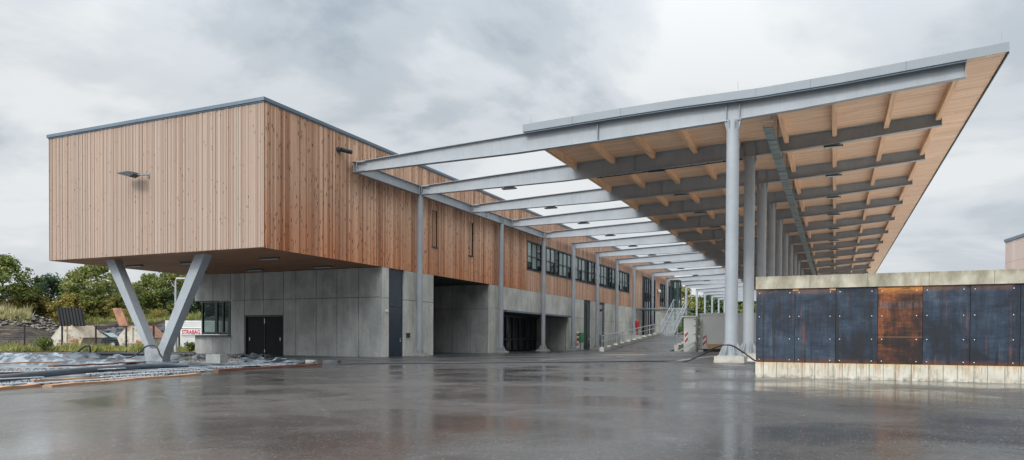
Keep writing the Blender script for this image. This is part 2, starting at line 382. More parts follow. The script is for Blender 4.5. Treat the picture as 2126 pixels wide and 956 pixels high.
def asphalt(name, c1, c2, wet, film=1.0):
    ma, n = mat(name, c1, .4, 0, .5); P = n.pos(); b = n.bsdf()
    x, y, z = n.sep(P)
    w = n.noise(P, .22, 3, .5, color=True); wv = n.new('ShaderNodeVectorMath', operation='MULTIPLY_ADD')
    n.link(w, wv.inputs[0]); wv.inputs[1].default_value = (4,4,0); n.link(P, wv.inputs[2])
    # drifting tracks: stretched along a gentle arc
    ang = n.math('ARCTAN2', n.math('ADD', x, 34), n.math('ADD', y, 22)); rad = n.math('SQRT', n.math('ADD', n.math('POWER', n.math('ADD', x, 34), 2), n.math('POWER', n.math('ADD', y, 22), 2)))
    arc = n.comb(n.math('MULTIPLY', rad, 1.5), n.math('MULTIPLY', ang, 3), 0)
    tr = n.noise(arc, 1.4, 6, .62, .25); lg = n.noise(wv.outputs[0], .24, 6, .62); fine = n.noise(P, 38, 3, .8); mid = n.noise(P, 7, 4, .6)
    f = n.math('ADD', n.math('MULTIPLY', lg, .80), n.math('MULTIPLY', tr, .20))
    col = n.ramp(f, [(.40, c1), (.60, c2)])
    col = n.mix(.9, col, n.ramp(fine, [(.36, .08), (.5, .42), (.64, .98)]), 'OVERLAY')
    st = n.new('ShaderNodeTexVoronoi'); n.link(P, st.inputs['Vector']); st.inputs['Scale'].default_value = 26
    sp = n.math('MULTIPLY', n.math('LESS_THAN', st.outputs['Distance'], .22), n.math('GREATER_THAN', n.sep(st.outputs['Color'])[0], .62))
    col = n.mix(n.math('MULTIPLY', sp, .6), col, (.40,.39,.37))
    # drying rims and tyre arcs
    for cx_, cy_, R_, w_ in ((-9.5, 4.5, 4.6, .035), (-2.6, -3.0, 12.6, .05), (6, 2, 9.5, .05), (-14, -2, 13.5, .08), (-13.6, -2.2, 15.2, .08)):
        q_ = n.math('SQRT', n.math('ADD', n.math('POWER', n.math('SUBTRACT', x, cx_), 2), n.math('POWER', n.math('SUBTRACT', y, cy_), 2)))
        q_ = n.math('ADD', q_, n.math('MULTIPLY', lg, .9))
        ln = n.math('LESS_THAN', n.math('ABSOLUTE', n.math('SUBTRACT', q_, R_+.45)), w_)
        col = n.mix(n.math('MULTIPLY', ln, n.math('MULTIPLY', fine, .22)), col, (.17,.17,.165) if w_ < .06 else (.02,.02,.02))
    r0, r1 = wet
    rough = n.ramp(f, [(.36, .36), (.64, .52)])
    spots = n.new('ShaderNodeTexVoronoi'); n.link(P, spots.inputs['Vector']); spots.inputs['Scale'].default_value = .55
    col = n.mix(n.math('MULTIPLY', n.math('LESS_THAN', spots.outputs['Distance'], .035), .5), col, (.22,.2,.17))
    hh = n.math('ADD', fine, n.math('MULTIPLY', mid, 1.5))
    nb = n.new('ShaderNodeBump'); n.link(hh, nb.inputs['Height']); nb.inputs['Distance'].default_value = .006
    n.link(n.ramp(f, [(.36, .35), (.64, .65)]), nb.inputs['Strength'])
    setcol(n, col, rough, nb.outputs[0])
    b.inputs['IOR'].default_value = 1.45
    # water film: a smooth coat lying in patches over the rough stone
    b.inputs['Coat Weight'].default_value = 1; b.inputs['Coat IOR'].default_value = 1.42
    n.link(n.ramp(f, [(.42, film), (.52, film*.95), (.58, film*.6), (.68, film*.3)]), b.inputs['Coat Weight'])
    n.link(n.math('ADD', n.ramp(lg, [(.40, r0), (.56, r1)]), n.math('MULTIPLY', mid, .05)), b.inputs['Coat Roughness'])
    nb2 = n.new('ShaderNodeBump'); n.link(n.math('ADD', mid, n.math('MULTIPLY', fine, .55)), nb2.inputs['Height']); nb2.inputs['Distance'].default_value = .006; nb2.inputs['Strength'].default_value = .16
    n.link(nb2.outputs[0], b.inputs['Coat Normal'])
    return ma
M['wet'] = asphalt('wet_asphalt', (.014,.016,.018), (.058,.058,.056), (.06,.24))
M['road'] = asphalt('dark_asphalt', (.018,.021,.025), (.036,.040,.045), (.18,.40), .7)
M['earth'] = mottled('bare_earth', (.10,.085,.07), (.20,.175,.15), .6, .95, 0, .8)
def mound():
    ma, n = mat('mound_earth', (.1,.08,.07), .95, 0, .1); P = n.pos(); x, y, z = n.sep(P)
    a = n.noise(P, .45, 7, .68); b = n.noise(P, 3.5, 6, .7)
    col = n.ramp(a, [(.36, (.016,.014,.014)), (.48, (.042,.034,.031)), (.56, (.078,.062,.048)), (.66, (.16,.125,.085))])
    col = n.mix(.6, col, n.ramp(b, [(.3, .15), (.7, .85)]), 'OVERLAY')
    setcol(n, col, None, n.bump(b, 1, .25)); return ma
M['mound'] = mound()
M['slab'] = mottled('hall_floor', (.66,.64,.60), (.72,.70,.66), .4, .6)  # very pale so that it throws light up to the canopy ceiling
M['markw'] = mottled('road_marking', (.50,.50,.48), (.66,.66,.63), 6, .6)
M['sand'] = mottled('spilled_sand', (.36,.29,.20), (.44,.36,.26), 5, .8)
def foil():
    ma, n = mat('sheeting', (.3,.34,.38), .32, 0, .5); P = n.pos()
    a = n.noise(P, 1.4, 6, .65, .5); col = n.ramp(a, [(.38, (.018,.025,.032)), (.47, (.065,.085,.105)), (.58, (.24,.275,.305))])
    setcol(n, col, n.ramp(a, [(.3, .22), (.7, .5)]), n.bump(n.noise(P, 9, 5, .6, .6), .5, .03)); return ma
M['foil'] = foil()
M['foildark'] = mottled('dark_sheeting', (.03,.04,.05), (.09,.11,.13), 3, .3, 0, .6)
M['strip'] = mottled('spacer_strip', (.5,.52,.54), (.68,.7,.72), 5, .5)
M['wire'] = mottled('spacer_wire', (.05,.045,.04), (.12,.1,.09), 5, .6)

def leafmat(name, stops):
    ma, n = mat(name, stops[0], .6, 0, .25); g = n.new('ShaderNodeNewGeometry'); oi = n.new('ShaderNodeObjectInfo')
    f = n.math('ADD', n.math('MULTIPLY', g.outputs['Random Per Island'], .62), n.math('MULTIPLY', n.noise(n.pos(), .55, 3), .7))
    f = n.math('ADD', f, n.math('MULTIPLY', n.math('SUBTRACT', oi.outputs['Random'], .5), .25))
    k = len(stops); col = n.ramp(f, [(.22+.7*i/(k-1), c) for i, c in enumerate(stops)])
    b = n.bsdf(); n.link(col, b.inputs['Base Color'])
    t = n.new('ShaderNodeBsdfTranslucent'); n.link(col, t.inputs[0]); mx = n.new('ShaderNodeMixShader'); mx.inputs[0].default_value = .3
    n.link(b.outputs[0], mx.inputs[1]); n.link(t.outputs[0], mx.inputs[2]); n.link(mx.outputs[0], n.n['Material Output'].inputs[0])
    return ma
M['leaf'] = leafmat('green_leaves', [(.045,.08,.024), (.095,.145,.038), (.18,.22,.06), (.32,.30,.09)])
M['leafdark'] = leafmat('dark_leaves', [(.025,.052,.035), (.052,.095,.052), (.10,.15,.075), (.19,.23,.13)])
M['leafyel'] = leafmat('yellowing_leaves', [(.07,.095,.025), (.15,.175,.045), (.27,.24,.06), (.42,.28,.08)])
M['weed'] = leafmat('weeds', [(.06,.11,.03), (.12,.18,.05), (.24,.26,.08), (.46,.40,.14)])
M['drygrass'] = leafmat('dry_grass', [(.20,.19,.08), (.34,.32,.14), (.46,.42,.22), (.55,.50,.30)])
M['bark'] = mottled('bark', (.07,.055,.04), (.13,.105,.08), 3, .9)
M['stone'] = mottled('rubble_stone', (.07,.065,.06), (.24,.22,.19), 1.5, .9, 0, .6)
M['tar'] = mottled('broken_asphalt', (.03,.033,.037), (.085,.09,.098), 2, .7, 0, .6)

# ------------------------------------------------------------------ sky + sun
SUN_EL, SUN_AZ = RAD(41), RAD(197)      # azimuth measured clockwise from +Y: behind the camera, a little to the left
W = bpy.data.worlds.new('World'); S.world = W; W.use_nodes = True
wn = NT(W); bg = wn.n['Background']
sky = wn.new('ShaderNodeTexSky', sky_type='NISHITA'); sky.sun_disc = False; sky.sun_elevation = SUN_EL; sky.sun_rotation = SUN_AZ; sky.air_density = 1; sky.dust_density = 3
tc = wn.new('ShaderNodeTexCoord'); d = tc.outputs['Generated']; dx, dy, dz = wn.sep(d)
zc = wn.math('ADD', wn.math('MAXIMUM', dz, 0.0), .22)
pc = wn.comb(wn.math('DIVIDE', dx, zc), wn.math('DIVIDE', dy, zc), 0)
n1 = wn.noise(pc, 1.2, 9, .55, .35); n2 = wn.noise(wn.scale(d, (1, 1, 2.0)), 1.7, 3, .5, .4)
cf = wn.math('ADD', wn.math('MULTIPLY', n1, .62), wn.math('MULTIPLY', n2, .38))
cl = wn.ramp(cf, [(.41, (3.7, 4.3, 4.85)), (.465, (5.1, 5.65, 6.1)), (.52, (6.8, 7.2, 7.5)), (.58, (8.3, 8.55, 8.65))], 'EASE')
hz = wn.math('POWER', wn.math('SUBTRACT', 1, wn.math('MAXIMUM', dz, 0), clamp=True), 9)
cl = wn.mix(wn.math('MULTIPLY', hz, .75), cl, (7.5, 7.7, 8.0))
# unseen sky shaped to light the scene: brighter overhead and sunward, dimmed low behind
toS = Vector((math.sin(SUN_AZ)*math.cos(SUN_EL), math.cos(SUN_AZ)*math.cos(SUN_EL), math.sin(SUN_EL)))
dp = wn.new('ShaderNodeVectorMath', operation='DOT_PRODUCT'); wn.link(d, dp.inputs[0]); dp.inputs[1].default_value = toS
back = wn.math('MULTIPLY', wn.maprange(dy, .1, -.5, 0, 1), wn.maprange(dz, .42, .12, 0, 1))
gain = wn.math('ADD', wn.math('MULTIPLY', wn.math('POWER', wn.maprange(dp.outputs['Value'], .3, 1.0, 0, 1), 1.6), 3.9), wn.maprange(dz, .3, 1, .95, 2.0))
gain = wn.math('MULTIPLY', gain, wn.math('SUBTRACT', 1, wn.math('MULTIPLY', back, .72)))
gn = wn.new('ShaderNodeVectorMath', operation='SCALE'); wn.link(cl, gn.inputs[0]); wn.link(gain, gn.inputs['Scale'])
skc = wn.mix(.93, sky.outputs[0], gn.outputs[0])
wn.link(skc, bg.inputs[0]); bg.inputs[1].default_value = .1
sl = bpy.data.lights.new('sun', 'SUN'); sl.energy = 1.5; sl.angle = RAD(12); sl.color = (1, .955, .9)
so = bpy.data.objects.new('sun', sl); COL.objects.link(so); so.rotation_euler = (-toS).to_track_quat('-Z', 'Y').to_euler()
S.view_settings.view_transform = 'Standard'; S.view_settings.look = 'None'; S.view_settings.exposure = .10; S.view_settings.gamma = 1

# ------------------------------------------------------------------ ground
def sm(a, b, x):
    t = min(1, max(0, (x-a)/(b-a))); return t*t*(3-2*t)
def lerp_tab(tab, x):
    if x <= tab[0][0]: return tab[0][1]
    for (a, b), (c, d_) in zip(tab, tab[1:]):
        if x <= c: return b+(d_-b)*(x-a)/(c-a)
    return tab[-1][1]
def g(x, y): return .14*sm(-21, -5, x)
XP = [(-20, -6), (5, -14.1), (8.8, -15.5), (12, -16.4), (15.6, -17.6), (17.2, -18.7), (24, -20.0), (27.2, -23)]      # right edge of the unfinished bed, x over y
YR = [(-80, 23.6), (-45, 25.2), (-38, 28.2), (-33, 29.2), (-28, 29.0), (-24.5, 28.4), (-22.5, 27.2)]              # its rear edge, y over x
def pit_in(x, y): return min(lerp_tab(XP, y)-x, lerp_tab(YR, x)-y) if y < 29.5 else -1
def yb(x): return lerp_tab([(-19.8, 24.05), (-16.2, 25.0), (-10.7, 25.5), (-5.8, 28.2), (-3, 29.6), (30, 31)], x)
def sheet(name, xs, ts, yf, mt, dz=0, hole=False):
    mb = MB(); nx = len(xs)
    for t in ts:
        for x in xs:
            y = yf(x, t); z = g(x, y)+dz
            if hole:
                k = pit_in(x, y); z -= .34*sm(.15, .7, k)
            mb.v.append((x, y, z))
    for j in range(len(ts)-1):
        for i in range(nx-1):
            a = j*nx+i; mb.f.append((a, a+1, a+nx+1, a+nx))
    return struct(name, mb, mt, smooth=True)
def rng(a, b, st): n = max(1, round((b-a)/st)); return [a+(b-a)*i/n for i in range(n+1)]
sheet('ground', [-900, -300, -120]+rng(-90, 60, 6)+[120, 300, 900], [-300, -60, -20, 0, 20, 40, 70, 110, 180, 400, 1500], lambda x, t: t, M['earth'], -.40)
sheet('wet_asphalt_yard', rng(-50, 45, .5), rng(0, 1, 1/110), lambda x, t: -20+(yb(x)+20)*t, M['wet'], 0, True)
sheet('access_road', rng(-43, 12, .5), rng(0, 1, 1/90), lambda x, t: yb(x)+(200-yb(x))*t**1.6, M['road'], .0, True)
mb = MB(); mb.add([(12.05, 30.5, .18), (60, 30.5, .18), (60, 180, .18), (12.05, 180, .18)], [(0,1,2,3)]); struct('hall_floor', mb, M['slab'])  # floor out of view, added to bounce light onto the canopy underside
mb = MB(); mb.add([(-4.8, 33, .15), (12, 33, .15), (12, 178, .15), (-4.8, 178, .15)], [(0,1,2,3)]); struct('concrete_apron', mb, M['slab'])  # concrete under the roof, added pale to bounce light onto its boards
# painted lines and the sandy patch
def mark(p, q, w, mt, name):
    a, b = at(*p, z=.1), at(*q, z=.1); dv = (b-a).normalized(); sd = Vector((-dv.y, dv.x, 0))*w/2
    n = 14; mb = MB()
    for i in range(n+1):
        c = a+(b-a)*i/n
        for s_ in (-1, 1):
            v = c+sd*s_; mb.v.append((v.x, v.y, g(v.x, v.y)+.006))
    for i in range(n): mb.f.append((2*i, 2*i+1, 2*i+3, 2*i+2))
    return struct(name, mb, mt)
mark((1408, 750.5), (1486, 740.8), .16, M['markw'], 'road_marking')
mark((1279, 741), (1392, 732.2), .14, M['markw'], 'road_marking')
mark((1120, 747), (1262, 742), .14, M['markw'], 'road_marking')
mark((1244, 736.8), (1345, 735.6), 1.5, M['sand'], 'sand_patch')

# ------------------------------------------------------------------ main building
X0, YF, XL, YC, ZS, ZT, YE = -24.165, 25.37, -39.67, 34.85, 5.31, 12.03, 118.0
B = Thing('service_building', 'long building with timber clad upper box cantilevered over grey concrete ground floor', 'building', ((X0+XL)/2, YC, 0))
core = MB(); core.box(XL+.1, X0-.1, YF+.1, YE-.1, ZS+.06, ZT-.05); B.part('structural_core', core, M['interior'])
def cladding(a0, a1, pitch, place, z0, z1, holes=()):
    """vertical boards with real grooves; place(h, depth, z) -> point"""
    mb = MB(); i = math.floor(a0/pitch); rr = random.Random(3)
    while i*pitch < a1:
        h0, h1 = max(a0, i*pitch), min(a1, (i+1)*pitch); i += 1
        if h1-h0 < .01: continue
        dep = rr.choice((0, .008, .016)); gap = .009
        zs = [(z0, z1)]
        for (b0, b1, c0, c1) in holes:
            if h1 > b0 and h0 < b1:
                if h0 < b0 < h1: h1 = b0 if b0-h0 > .03 else h1
                if h0 < b1 < h1: h0 = b1 if h1-b1 > .03 else h0
                if h1 <= b0 or h0 >= b1: continue
                zs = [q for (p0, p1) in zs for q in ((p0, min(p1, c0)), (max(p0, c1), p1)) if q[1]-q[0] > .02]
        for (p0, p1) in zs:
            pts = [(h0+gap, .03), (h0+gap, -dep), (h1-gap, -dep), (h1-gap, .03)]
            vs = [place(h, dd, z) for z in (p0, p1) for (h, dd) in pts]
            mb.add(vs, [(0,1,5,4), (1,2,6,5), (2,3,7,6), (0,3,2,1), (4,5,6,7)])
    return mb
B.part('front_cladding', cladding(XL, X0, .105, lambda h, dd, z: (h, YF+dd, z), ZS, ZT), M['wood_front'], label='pale weathered vertical timber boards of the end face')
holes = [(40.45, 41.15, 7.16, 9.55), (45.55, 46.35, 7.13, 9.55), (56.3, 89.8, 7.03, 9.62), (96.5, 104.5, 1, 9.9), (107.3, 111.0, 6.15, 9.65), (113.1, 118, 5.0, 9.75)]
B.part('side_cladding', cladding(YF, 56.1, .12, lambda h, dd, z: (X0-dd, h, z), ZS-.03, ZT, holes), M['wood_side'], label='orange knotty vertical timber boards of the long side')
B.part('side_cladding', cladding(56.1, YE, .12, lambda h, dd, z: (X0-dd, h, z), ZS-.03, ZT, holes), M['wood_side2'], label='redder, more even timber boards around the ribbon window')
mb = MB(); mb.box(XL-.03, XL+.05, YF, YE, ZS, ZT); B.part('rear_cladding', mb, M['wood_front'])
mb = MB(); mb.box(XL+.02, X0-.03, YF+.03, YC+.02, ZS-.02, ZS+.05); B.part('soffit', mb, M['soffit'], label='dark brown boarded underside of the cantilever')
mb = MB(); mb.box(XL+.02, X0-.03, YC+.025, 118-.1, ZS-.015, ZS+.05); B.part('passage_ceiling', mb, M['dark'])  # dark colour stands in for the shade inside the passage
rc = MB()
rc.box(XL-.08, X0+.08, YF-.09, YF+.25, ZT+.035, ZT+.195); rc.box(X0-.25, X0+.08, YF+.25, YE+.08, ZT+.035, ZT+.195); rc.box(XL-.08, XL+.25, YF+.25, YE+.08, ZT+.035, ZT+.195)
rc.box(XL-.03, X0+.03, YF-.045, YF+.2, ZT-.02, ZT+.034); rc.box(X0-.2, X0+.035, YF+.2, YE, ZT-.02, ZT+.034)
B.part('roof_edge', rc, M['roofedge'])
mb = MB(); mb.box(XL+.1, X0-.1, YF+.2, YE-.1, ZT-.04, ZT+.05); B.part('roof', mb, M['dark'])

def slabwall(place, cols, rows, skip=(), th=.12, gap=.017, z1s=None):
    mb = MB()
    for i in range(len(cols)-1):
        for j in range(len(rows)-1):
            if (i, j) in skip: continue
            a0, a1, z0, z1 = cols[i]+gap, cols[i+1]-gap, rows[j]+gap*.8, rows[j+1]-gap*.8
            pts = [place(a0, z0, 0), place(a1, z0, 0), place(a1, z1, 0), place(a0, z1, 0), place(a0, z0, th), place(a1, z0, th), place(a1, z1, th), place(a0, z1, th)]
            mb.add(pts, [(0,1,2,3), (4,7,6,5), (0,4,5,1), (1,5,6,2), (2,6,7,3), (3,7,4,0)])
    return mb
XJ = [-39.27, -37.617, -36.038, -34.841, -33.253, -31.601, -30.606, -29.017, -27.439, -25.847, X0]
fr = lambda a, z, t: (a, YC+t, z)
zt = ZS-.03
B1 = slabwall(fr, XJ, [-.1, 3.52, zt], {(0,0),(1,0),(3,0),(4,0)})
B1.v += []; 
W2 = slabwall(fr, XJ[0:3], [-.1, 1.26], set())
W3 = slabwall(fr, [XJ[3], XJ[4], XJ[5]], [2.53, 3.52])
for w_ in (W2, W3): B1.add(w_.v, w_.f)
B.part('concrete_wall', B1, M['concrete'], label='grey exposed concrete slabs of the front wall, shaded by the overhang')
sd = lambda a, z, t: (X0-t, a, z)
def sidew(cols, rows, skip=()): return slabwall(sd, cols, rows, skip, .14)
SW = MB()
for cols, rows in (([YC, 35.55], [-.1, 3.48, zt]), ([37.2, 38.15, 40.7], [-.1, 3.47, zt]), ([49.05, 50.2, 51.5], [-.1, 3.47, zt]),
                   ([51.5, 53.3, 55.2, 57.1, 59.0, 60.9, 62.8, 64.7, 66.6], [3.42, zt]), ([66.6, 69, 71.65], [-.1, 3.3, zt]), ([74.0, 77.1], [-.1, 3.3, zt]),
                   ([79.2, 82, 85, 88, 91, 94, 96.5], [-.1, 3.2, zt]), ([104.6, 108, 112, 115, 118], [-.1, 3.2, zt])):
    B.part('concrete_wall', sidew(cols, rows), M['concrete_light'], label='lighter streaked concrete slabs along the yard side')
# passage: far wall facing the yard entrance, near wall and inner block
PW = slabwall(lambda a, z, t: (a, 49.06+t, z), [-33.9, -32.3, -30.6, -29.0, -27.4, -25.78, X0-.15], [-.1, 3.4, zt])
B.part('passage_wall', PW, M['concrete'])
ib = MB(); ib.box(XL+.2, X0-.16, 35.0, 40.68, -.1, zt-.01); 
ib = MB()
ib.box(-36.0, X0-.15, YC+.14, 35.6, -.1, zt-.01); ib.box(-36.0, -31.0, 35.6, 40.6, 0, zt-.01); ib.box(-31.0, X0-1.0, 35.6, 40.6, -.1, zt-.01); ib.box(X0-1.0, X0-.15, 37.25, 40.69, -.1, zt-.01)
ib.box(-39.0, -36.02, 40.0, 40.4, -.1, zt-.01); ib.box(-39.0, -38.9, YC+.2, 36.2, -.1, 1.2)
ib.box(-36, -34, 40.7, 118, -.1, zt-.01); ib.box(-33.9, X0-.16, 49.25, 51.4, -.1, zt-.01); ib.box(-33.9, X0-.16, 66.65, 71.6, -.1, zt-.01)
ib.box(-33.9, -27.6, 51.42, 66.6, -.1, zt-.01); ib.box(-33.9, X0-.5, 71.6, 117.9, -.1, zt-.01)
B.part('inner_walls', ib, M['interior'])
# loading bay: glazed doors and reveal
rv = slabwall(lambda a, z, t: (a, 66.58-t, z), [-27.55, -26.0, X0-.15], [-.1, 3.38]); B.part('bay_reveal', rv, M['concrete'])
lp = MB(); lp.box(X0-3.3, X0+.35, 51.5, 66.9, 3.26, 3.40); B.part('bay_canopy', lp, M['roofedge'], label='thin grey lip over the loading bay')
gd = MB(); gdp = MB()
yy = 51.45
while yy < 66.4:
    gd.box(-27.5, -27.3, yy, yy+.16, -.02, 3.25); yy += 1.5
gd.box(-27.5, -27.28, 51.4, 66.5, 1.0, 1.12); gd.box(-27.5, -27.28, 51.4, 66.5, 3.1, 3.255)
gdo = B.part('bay_door', gd, M['frame']); gdp.box(-27.46, -27.4, 51.5, 66.45, 0, 3.15); B.part('pane', gdp, M['glass'], gdo)
# double door in the front wall
dd = MB(); dd.box(-34.77, -31.65, YC+.10, YC+.2, .02, 2.50); dr = B.part('double_door', dd, M['doorblack'])
fm = MB(); fm.box(-34.82, -34.74, YC+.02, YC+.21, 0, 2.52); fm.box(-31.66, -31.6, YC+.02, YC+.21, 0, 2.52); fm.box(-34.74, -31.66, YC+.02, YC+.21, 2.44, 2.52); fm.box(-33.22, -33.19, YC+.07, YC+.11, .02, 2.44)
B.part('door_frame', fm, M['frame'], dr)
for x_ in (-34.5, -31.95):
    hd = MB(); hd.tube([(x_, YC+.10, 1.05), (x_, YC+.03, 1.05), (x_+.13, YC+.03, 1.05)], .014, 6); hd.box(x_-.025, x_+.025, YC+.085, YC+.105, .9, 1.12); B.part('handle', hd, M['galv'], dr)
hd = MB(); hd.box(-33.23, -33.18, YC+.055, YC+.075, 2.0, 2.3); B.part('hinge', hd, M['galv'], dr); hd = MB(); hd.box(-33.23, -33.18, YC+.055, YC+.075, .15, .35); B.part('hinge', hd, M['galv'], dr)
# corner window of the kiosk
wf = MB(); x1, x2 = -38.62, -36.06
for a in (x1, -37.43, -36.75, x2-.10): wf.box(a, a+(.22 if a == -37.43 else .10), YC-.02, YC+.12, 1.36, 3.48)
wf.box(x1, x2, YC-.021, YC+.121, 1.30, 1.44); wf.box(x1, x2, YC-.021, YC+.121, 3.40, 3.50)
wo = B.part('window', wf, M['frame']); gp = MB(); gp.box(x1+.02, x2-.02, YC+.04, YC+.06, 1.4, 3.45); B.part('pane', gp, M['glassclear'], wo)
sl_ = MB(); sl_.box(-39.45, -36.05, YC-.28, YC+.1, 1.215, 1.27); B.part('window_sill', sl_, M['roofedge'], wo)
rw = MB(); rw.box(-39.0, -36.05, 39.9, 39.99, -.1, 1.2); rw.box(-39.0, -38.9, 39.9, 39.99, 1.2, zt); rw.box(-37.8, -37.6, 39.9, 39.98, 1.2, 3.4); B.part('rear_window_wall', rw, M['white'])
# side door (tall, dark blue)
sdm = MB(); sdm.box(X0-.22, X0-.12, 35.58, 37.18, .02, 3.0); sdm.box(X0-.22, X0-.12, 35.58, 37.18, 3.02, zt); so_ = B.part('side_door', sdm, M['doorblue'])
hd = MB(); hd.tube([(X0-.12, 36.95, 1.08), (X0-.05, 36.95, 1.08), (X0-.05, 36.8, 1.08)], .018, 6); hd.box(X0-.12, X0-.10, 36.9, 37.0, .9, 1.0); B.part('handle', hd, M['galv'], so_)
for y0, y1 in ((71.7, 73.97), (77.13, 79.13)):
    q = MB(); q.box(X0-.20, X0-.10, y0, y1, -.02, zt-.02); o_ = B.part('narrow_door', q, M['frame'])
    q = MB(); q.box(X0-.11, X0-.085, y0+.25, y1-.7, .3, zt-.3); B.part('pane', q, M['glass'], o_)
    q = MB(); q.box(X0-.10, X0-.03, y1-.45, y1-.35, 1.0, 1.22); B.part('handle', q, M['galv'], o_)
# ribbon window
def ribbon(y0, y1, z0, z1, step, bars=(), name='window', wide=.09):
    f_ = MB(); f_.box(X0-.16, X0+.03, y0, y1, z0, z0+.13); f_.box(X0-.16, X0+.03, y0, y1, z1-.14, z1); f_.box(X0-.16, X0+.03, y0, y0+.14, z0, z1); f_.box(X0-.16, X0+.03, y1-.14, y1, z0, z1)
    y = y0+step; k = 0
    while y < y1-.4:
        w_ = .2 if k % 3 == 2 else wide; f_.box(X0-.14, X0+.015, y, y+w_, z0+.13, z1-.14); y += step; k += 1
    for b_ in bars: f_.box(X0-.13, X0-.005, y0+.14, y1-.14, b_, b_+.06)
    o = B.part(name, f_, M['frame'])
    pn = MB(); pn.box(X0-.1, X0-.07, y0+.1, y1-.1, z0+.1, z1-.1); B.part('pane', pn, M['glass'], o)
    return o
rwin = ribbon(56.3, 89.75, 7.03, 9.62, 1.12, (8.25,))
rr = random.Random(5); y = 56.58
while y < 88:
    if rr.random() < .8:
        pb = MB(); pb.box(X0-.069, X0-.062, y, y+.86, 7.30+rr.choice((0, .1, .5, .97)), 9.42); B.part('blind', pb, M['glassblind'], rwin)  # pale panels of varied height over most panes
    y += 1.12
ribbon(96.5, 104.4, 1.0, 9.88, 1.3, (5.2, 7.6), 'stair_window'); ribbon(107.35, 110.95, 6.18, 9.62, 1.1, (8.2,)); ribbon(113.15, 117.95, 5.1, 9.72, 1.2, (7.6,))
# louvred slots
for y0, z0 in ((40.45, 7.16), (45.55, 7.13)):
    q = MB(); q.box(X0-.14, X0-.10, y0, y0+.72, z0, 9.55)
    for k in range(4): q.box(X0-.10, X0-.05, y0+.06+k*.165, y0+.06+k*.165+.07, z0, 9.55)
    o_ = B.part('slot_window', q, M['wood_side']); q = MB(); q.box(X0-.1, X0+.07, y0-.02, y0+.74, z0-.08, z0); B.part('sill', q, M['dark'], o_)
# V support
VP = lambda P_, y: [(a, y, b) for a, b in P_]
Vout = [(-33.215,-.36), (-33.255,.60), (-36.32,5.33), (-35.62,5.33), (-32.80,.50), (-32.28,.44), (-29.55,5.33), (-28.85,5.33), (-31.80,.30), (-31.99,-.36)]
mb = MB(); P_ = VP(Vout, 0); n_ = len(P_)
for idx in ((0,1,4,5,8,9), (1,2,3,4), (5,6,7,8)):
    mb.prism([P_[i] for i in idx], (0, 26.25, 0), (0, 26.72, 0))
B.part('v_support', mb, M['steel'], label='pale grey steel V shaped support under the cantilever')

# lamps and devices fixed to the building
def soffit_lamp(x, y, label):
    t = Thing('soffit_lamp', label, 'lamp', (x, y, 5.28), 'long lamps under the cantilever')
    q = MB(); q.box(x-.62, x+.62, y-.09, y+.09, 5.205, 5.285); o = t.part('housing', q, M['dark'])
    q = MB(); q.box(x-.58, x+.58, y-.07, y+.07, 5.175, 5.204); t.part('diffuser', q, M['lampgrey'])
soffit_lamp(-37.15, 28.7, 'slim soffit lamp just right of the top of the left support arm')
soffit_lamp(-32.75, 28.7, 'slim soffit lamp half hidden behind the top of the right support arm')
soffit_lamp(-26.95, 28.7, 'slim soffit lamp nearest the corner of the overhang')
soffit_lamp(-32.4, 33.25, 'slim soffit lamp in front of the wall above the black double door')
soffit_lamp(-27.2, 33.25, 'slim soffit lamp in front of the wall nearest the concrete corner')
soffit_lamp(-37.1, 33.2, 'slim soffit lamp above the kiosk window behind the right support arm')
t = Thing('floodlight', 'flat dark floodlight on a short arm on the pale timber end face', 'floodlight', (-31.72, YF, 9.3))
q = MB(); q.tube([(-31.74, YF-.02, 9.33), (-31.86, YF-.3, 9.27), (-32.0, YF-.5, 9.25)], .035, 8); q.box(-31.80, -31.68, YF-.05, YF, 9.2, 9.42); t.part('bracket', q, M['galvdark'])
q = MB(); q.prism([(-31.95, 0, 9.24), (-32.3, 0, 9.13), (-33.15, 0, 9.36), (-33.15, 0, 9.4), (-32.4, 0, 9.42), (-32.05, 0, 9.36)], (0, YF-.75, 0), (0, YF-.35, 0)); t.part('head', q, M['dark'])
t = Thing('yard_camera', 'black cylinder camera on the orange timber side near the roof', 'camera', (X0, 30.85, 11.1))
q = MB(); q.tube([(X0+.0, 30.75, 11.1), (X0+.07, 30.75, 11.1)], .16, 14); t.part('bracket', q, M['dark']); q = MB(); q.tube([(X0+.2, 30.75, 11.1), (X0+.42, 31.35, 11.08)], .115, 14); q.tube([(X0+.05, 30.75, 11.1), (X0+.24, 30.9, 11.1)], .05, 8); t.part('barrel', q, M['rubber'], smooth=True)
t = Thing('dome_camera', 'small pale dome camera on the concrete corner beside the blue door', 'camera', (X0, 35.3, 2.7))
q = MB(); q.box(X0, X0+.05, 35.22, 35.38, 2.66, 2.8); t.part('base', q, M['white']); q = MB(); q.blob((X0+.09, 35.3, 2.68), .08, 2, 0); t.part('dome', q, M['lampgrey'], smooth=True)
q = MB(); q.box(X0, X0+.10, 37.42, 37.72, 1.15, 1.4); q.box(X0, X0+.14, 37.40, 37.74, 1.4, 1.43); single('card_reader', q, M['dark'], 'small black box on the concrete right of the blue side door', 'box', (X0, 37.57, 1.15))
t = Thing('wall_lamp', 'round pale wall lamp on timber beside the tall stair window', 'lamp', (X0, 106, 8.3))
q = MB(); q.box(X0, X0+.08, 105.7, 106.3, 8.0, 8.6); t.part('base', q, M['dark']); q = MB(); q.blob((X0+.2, 106, 8.3), .3, 2, 0); t.part('globe', q, M['white'], smooth=True)

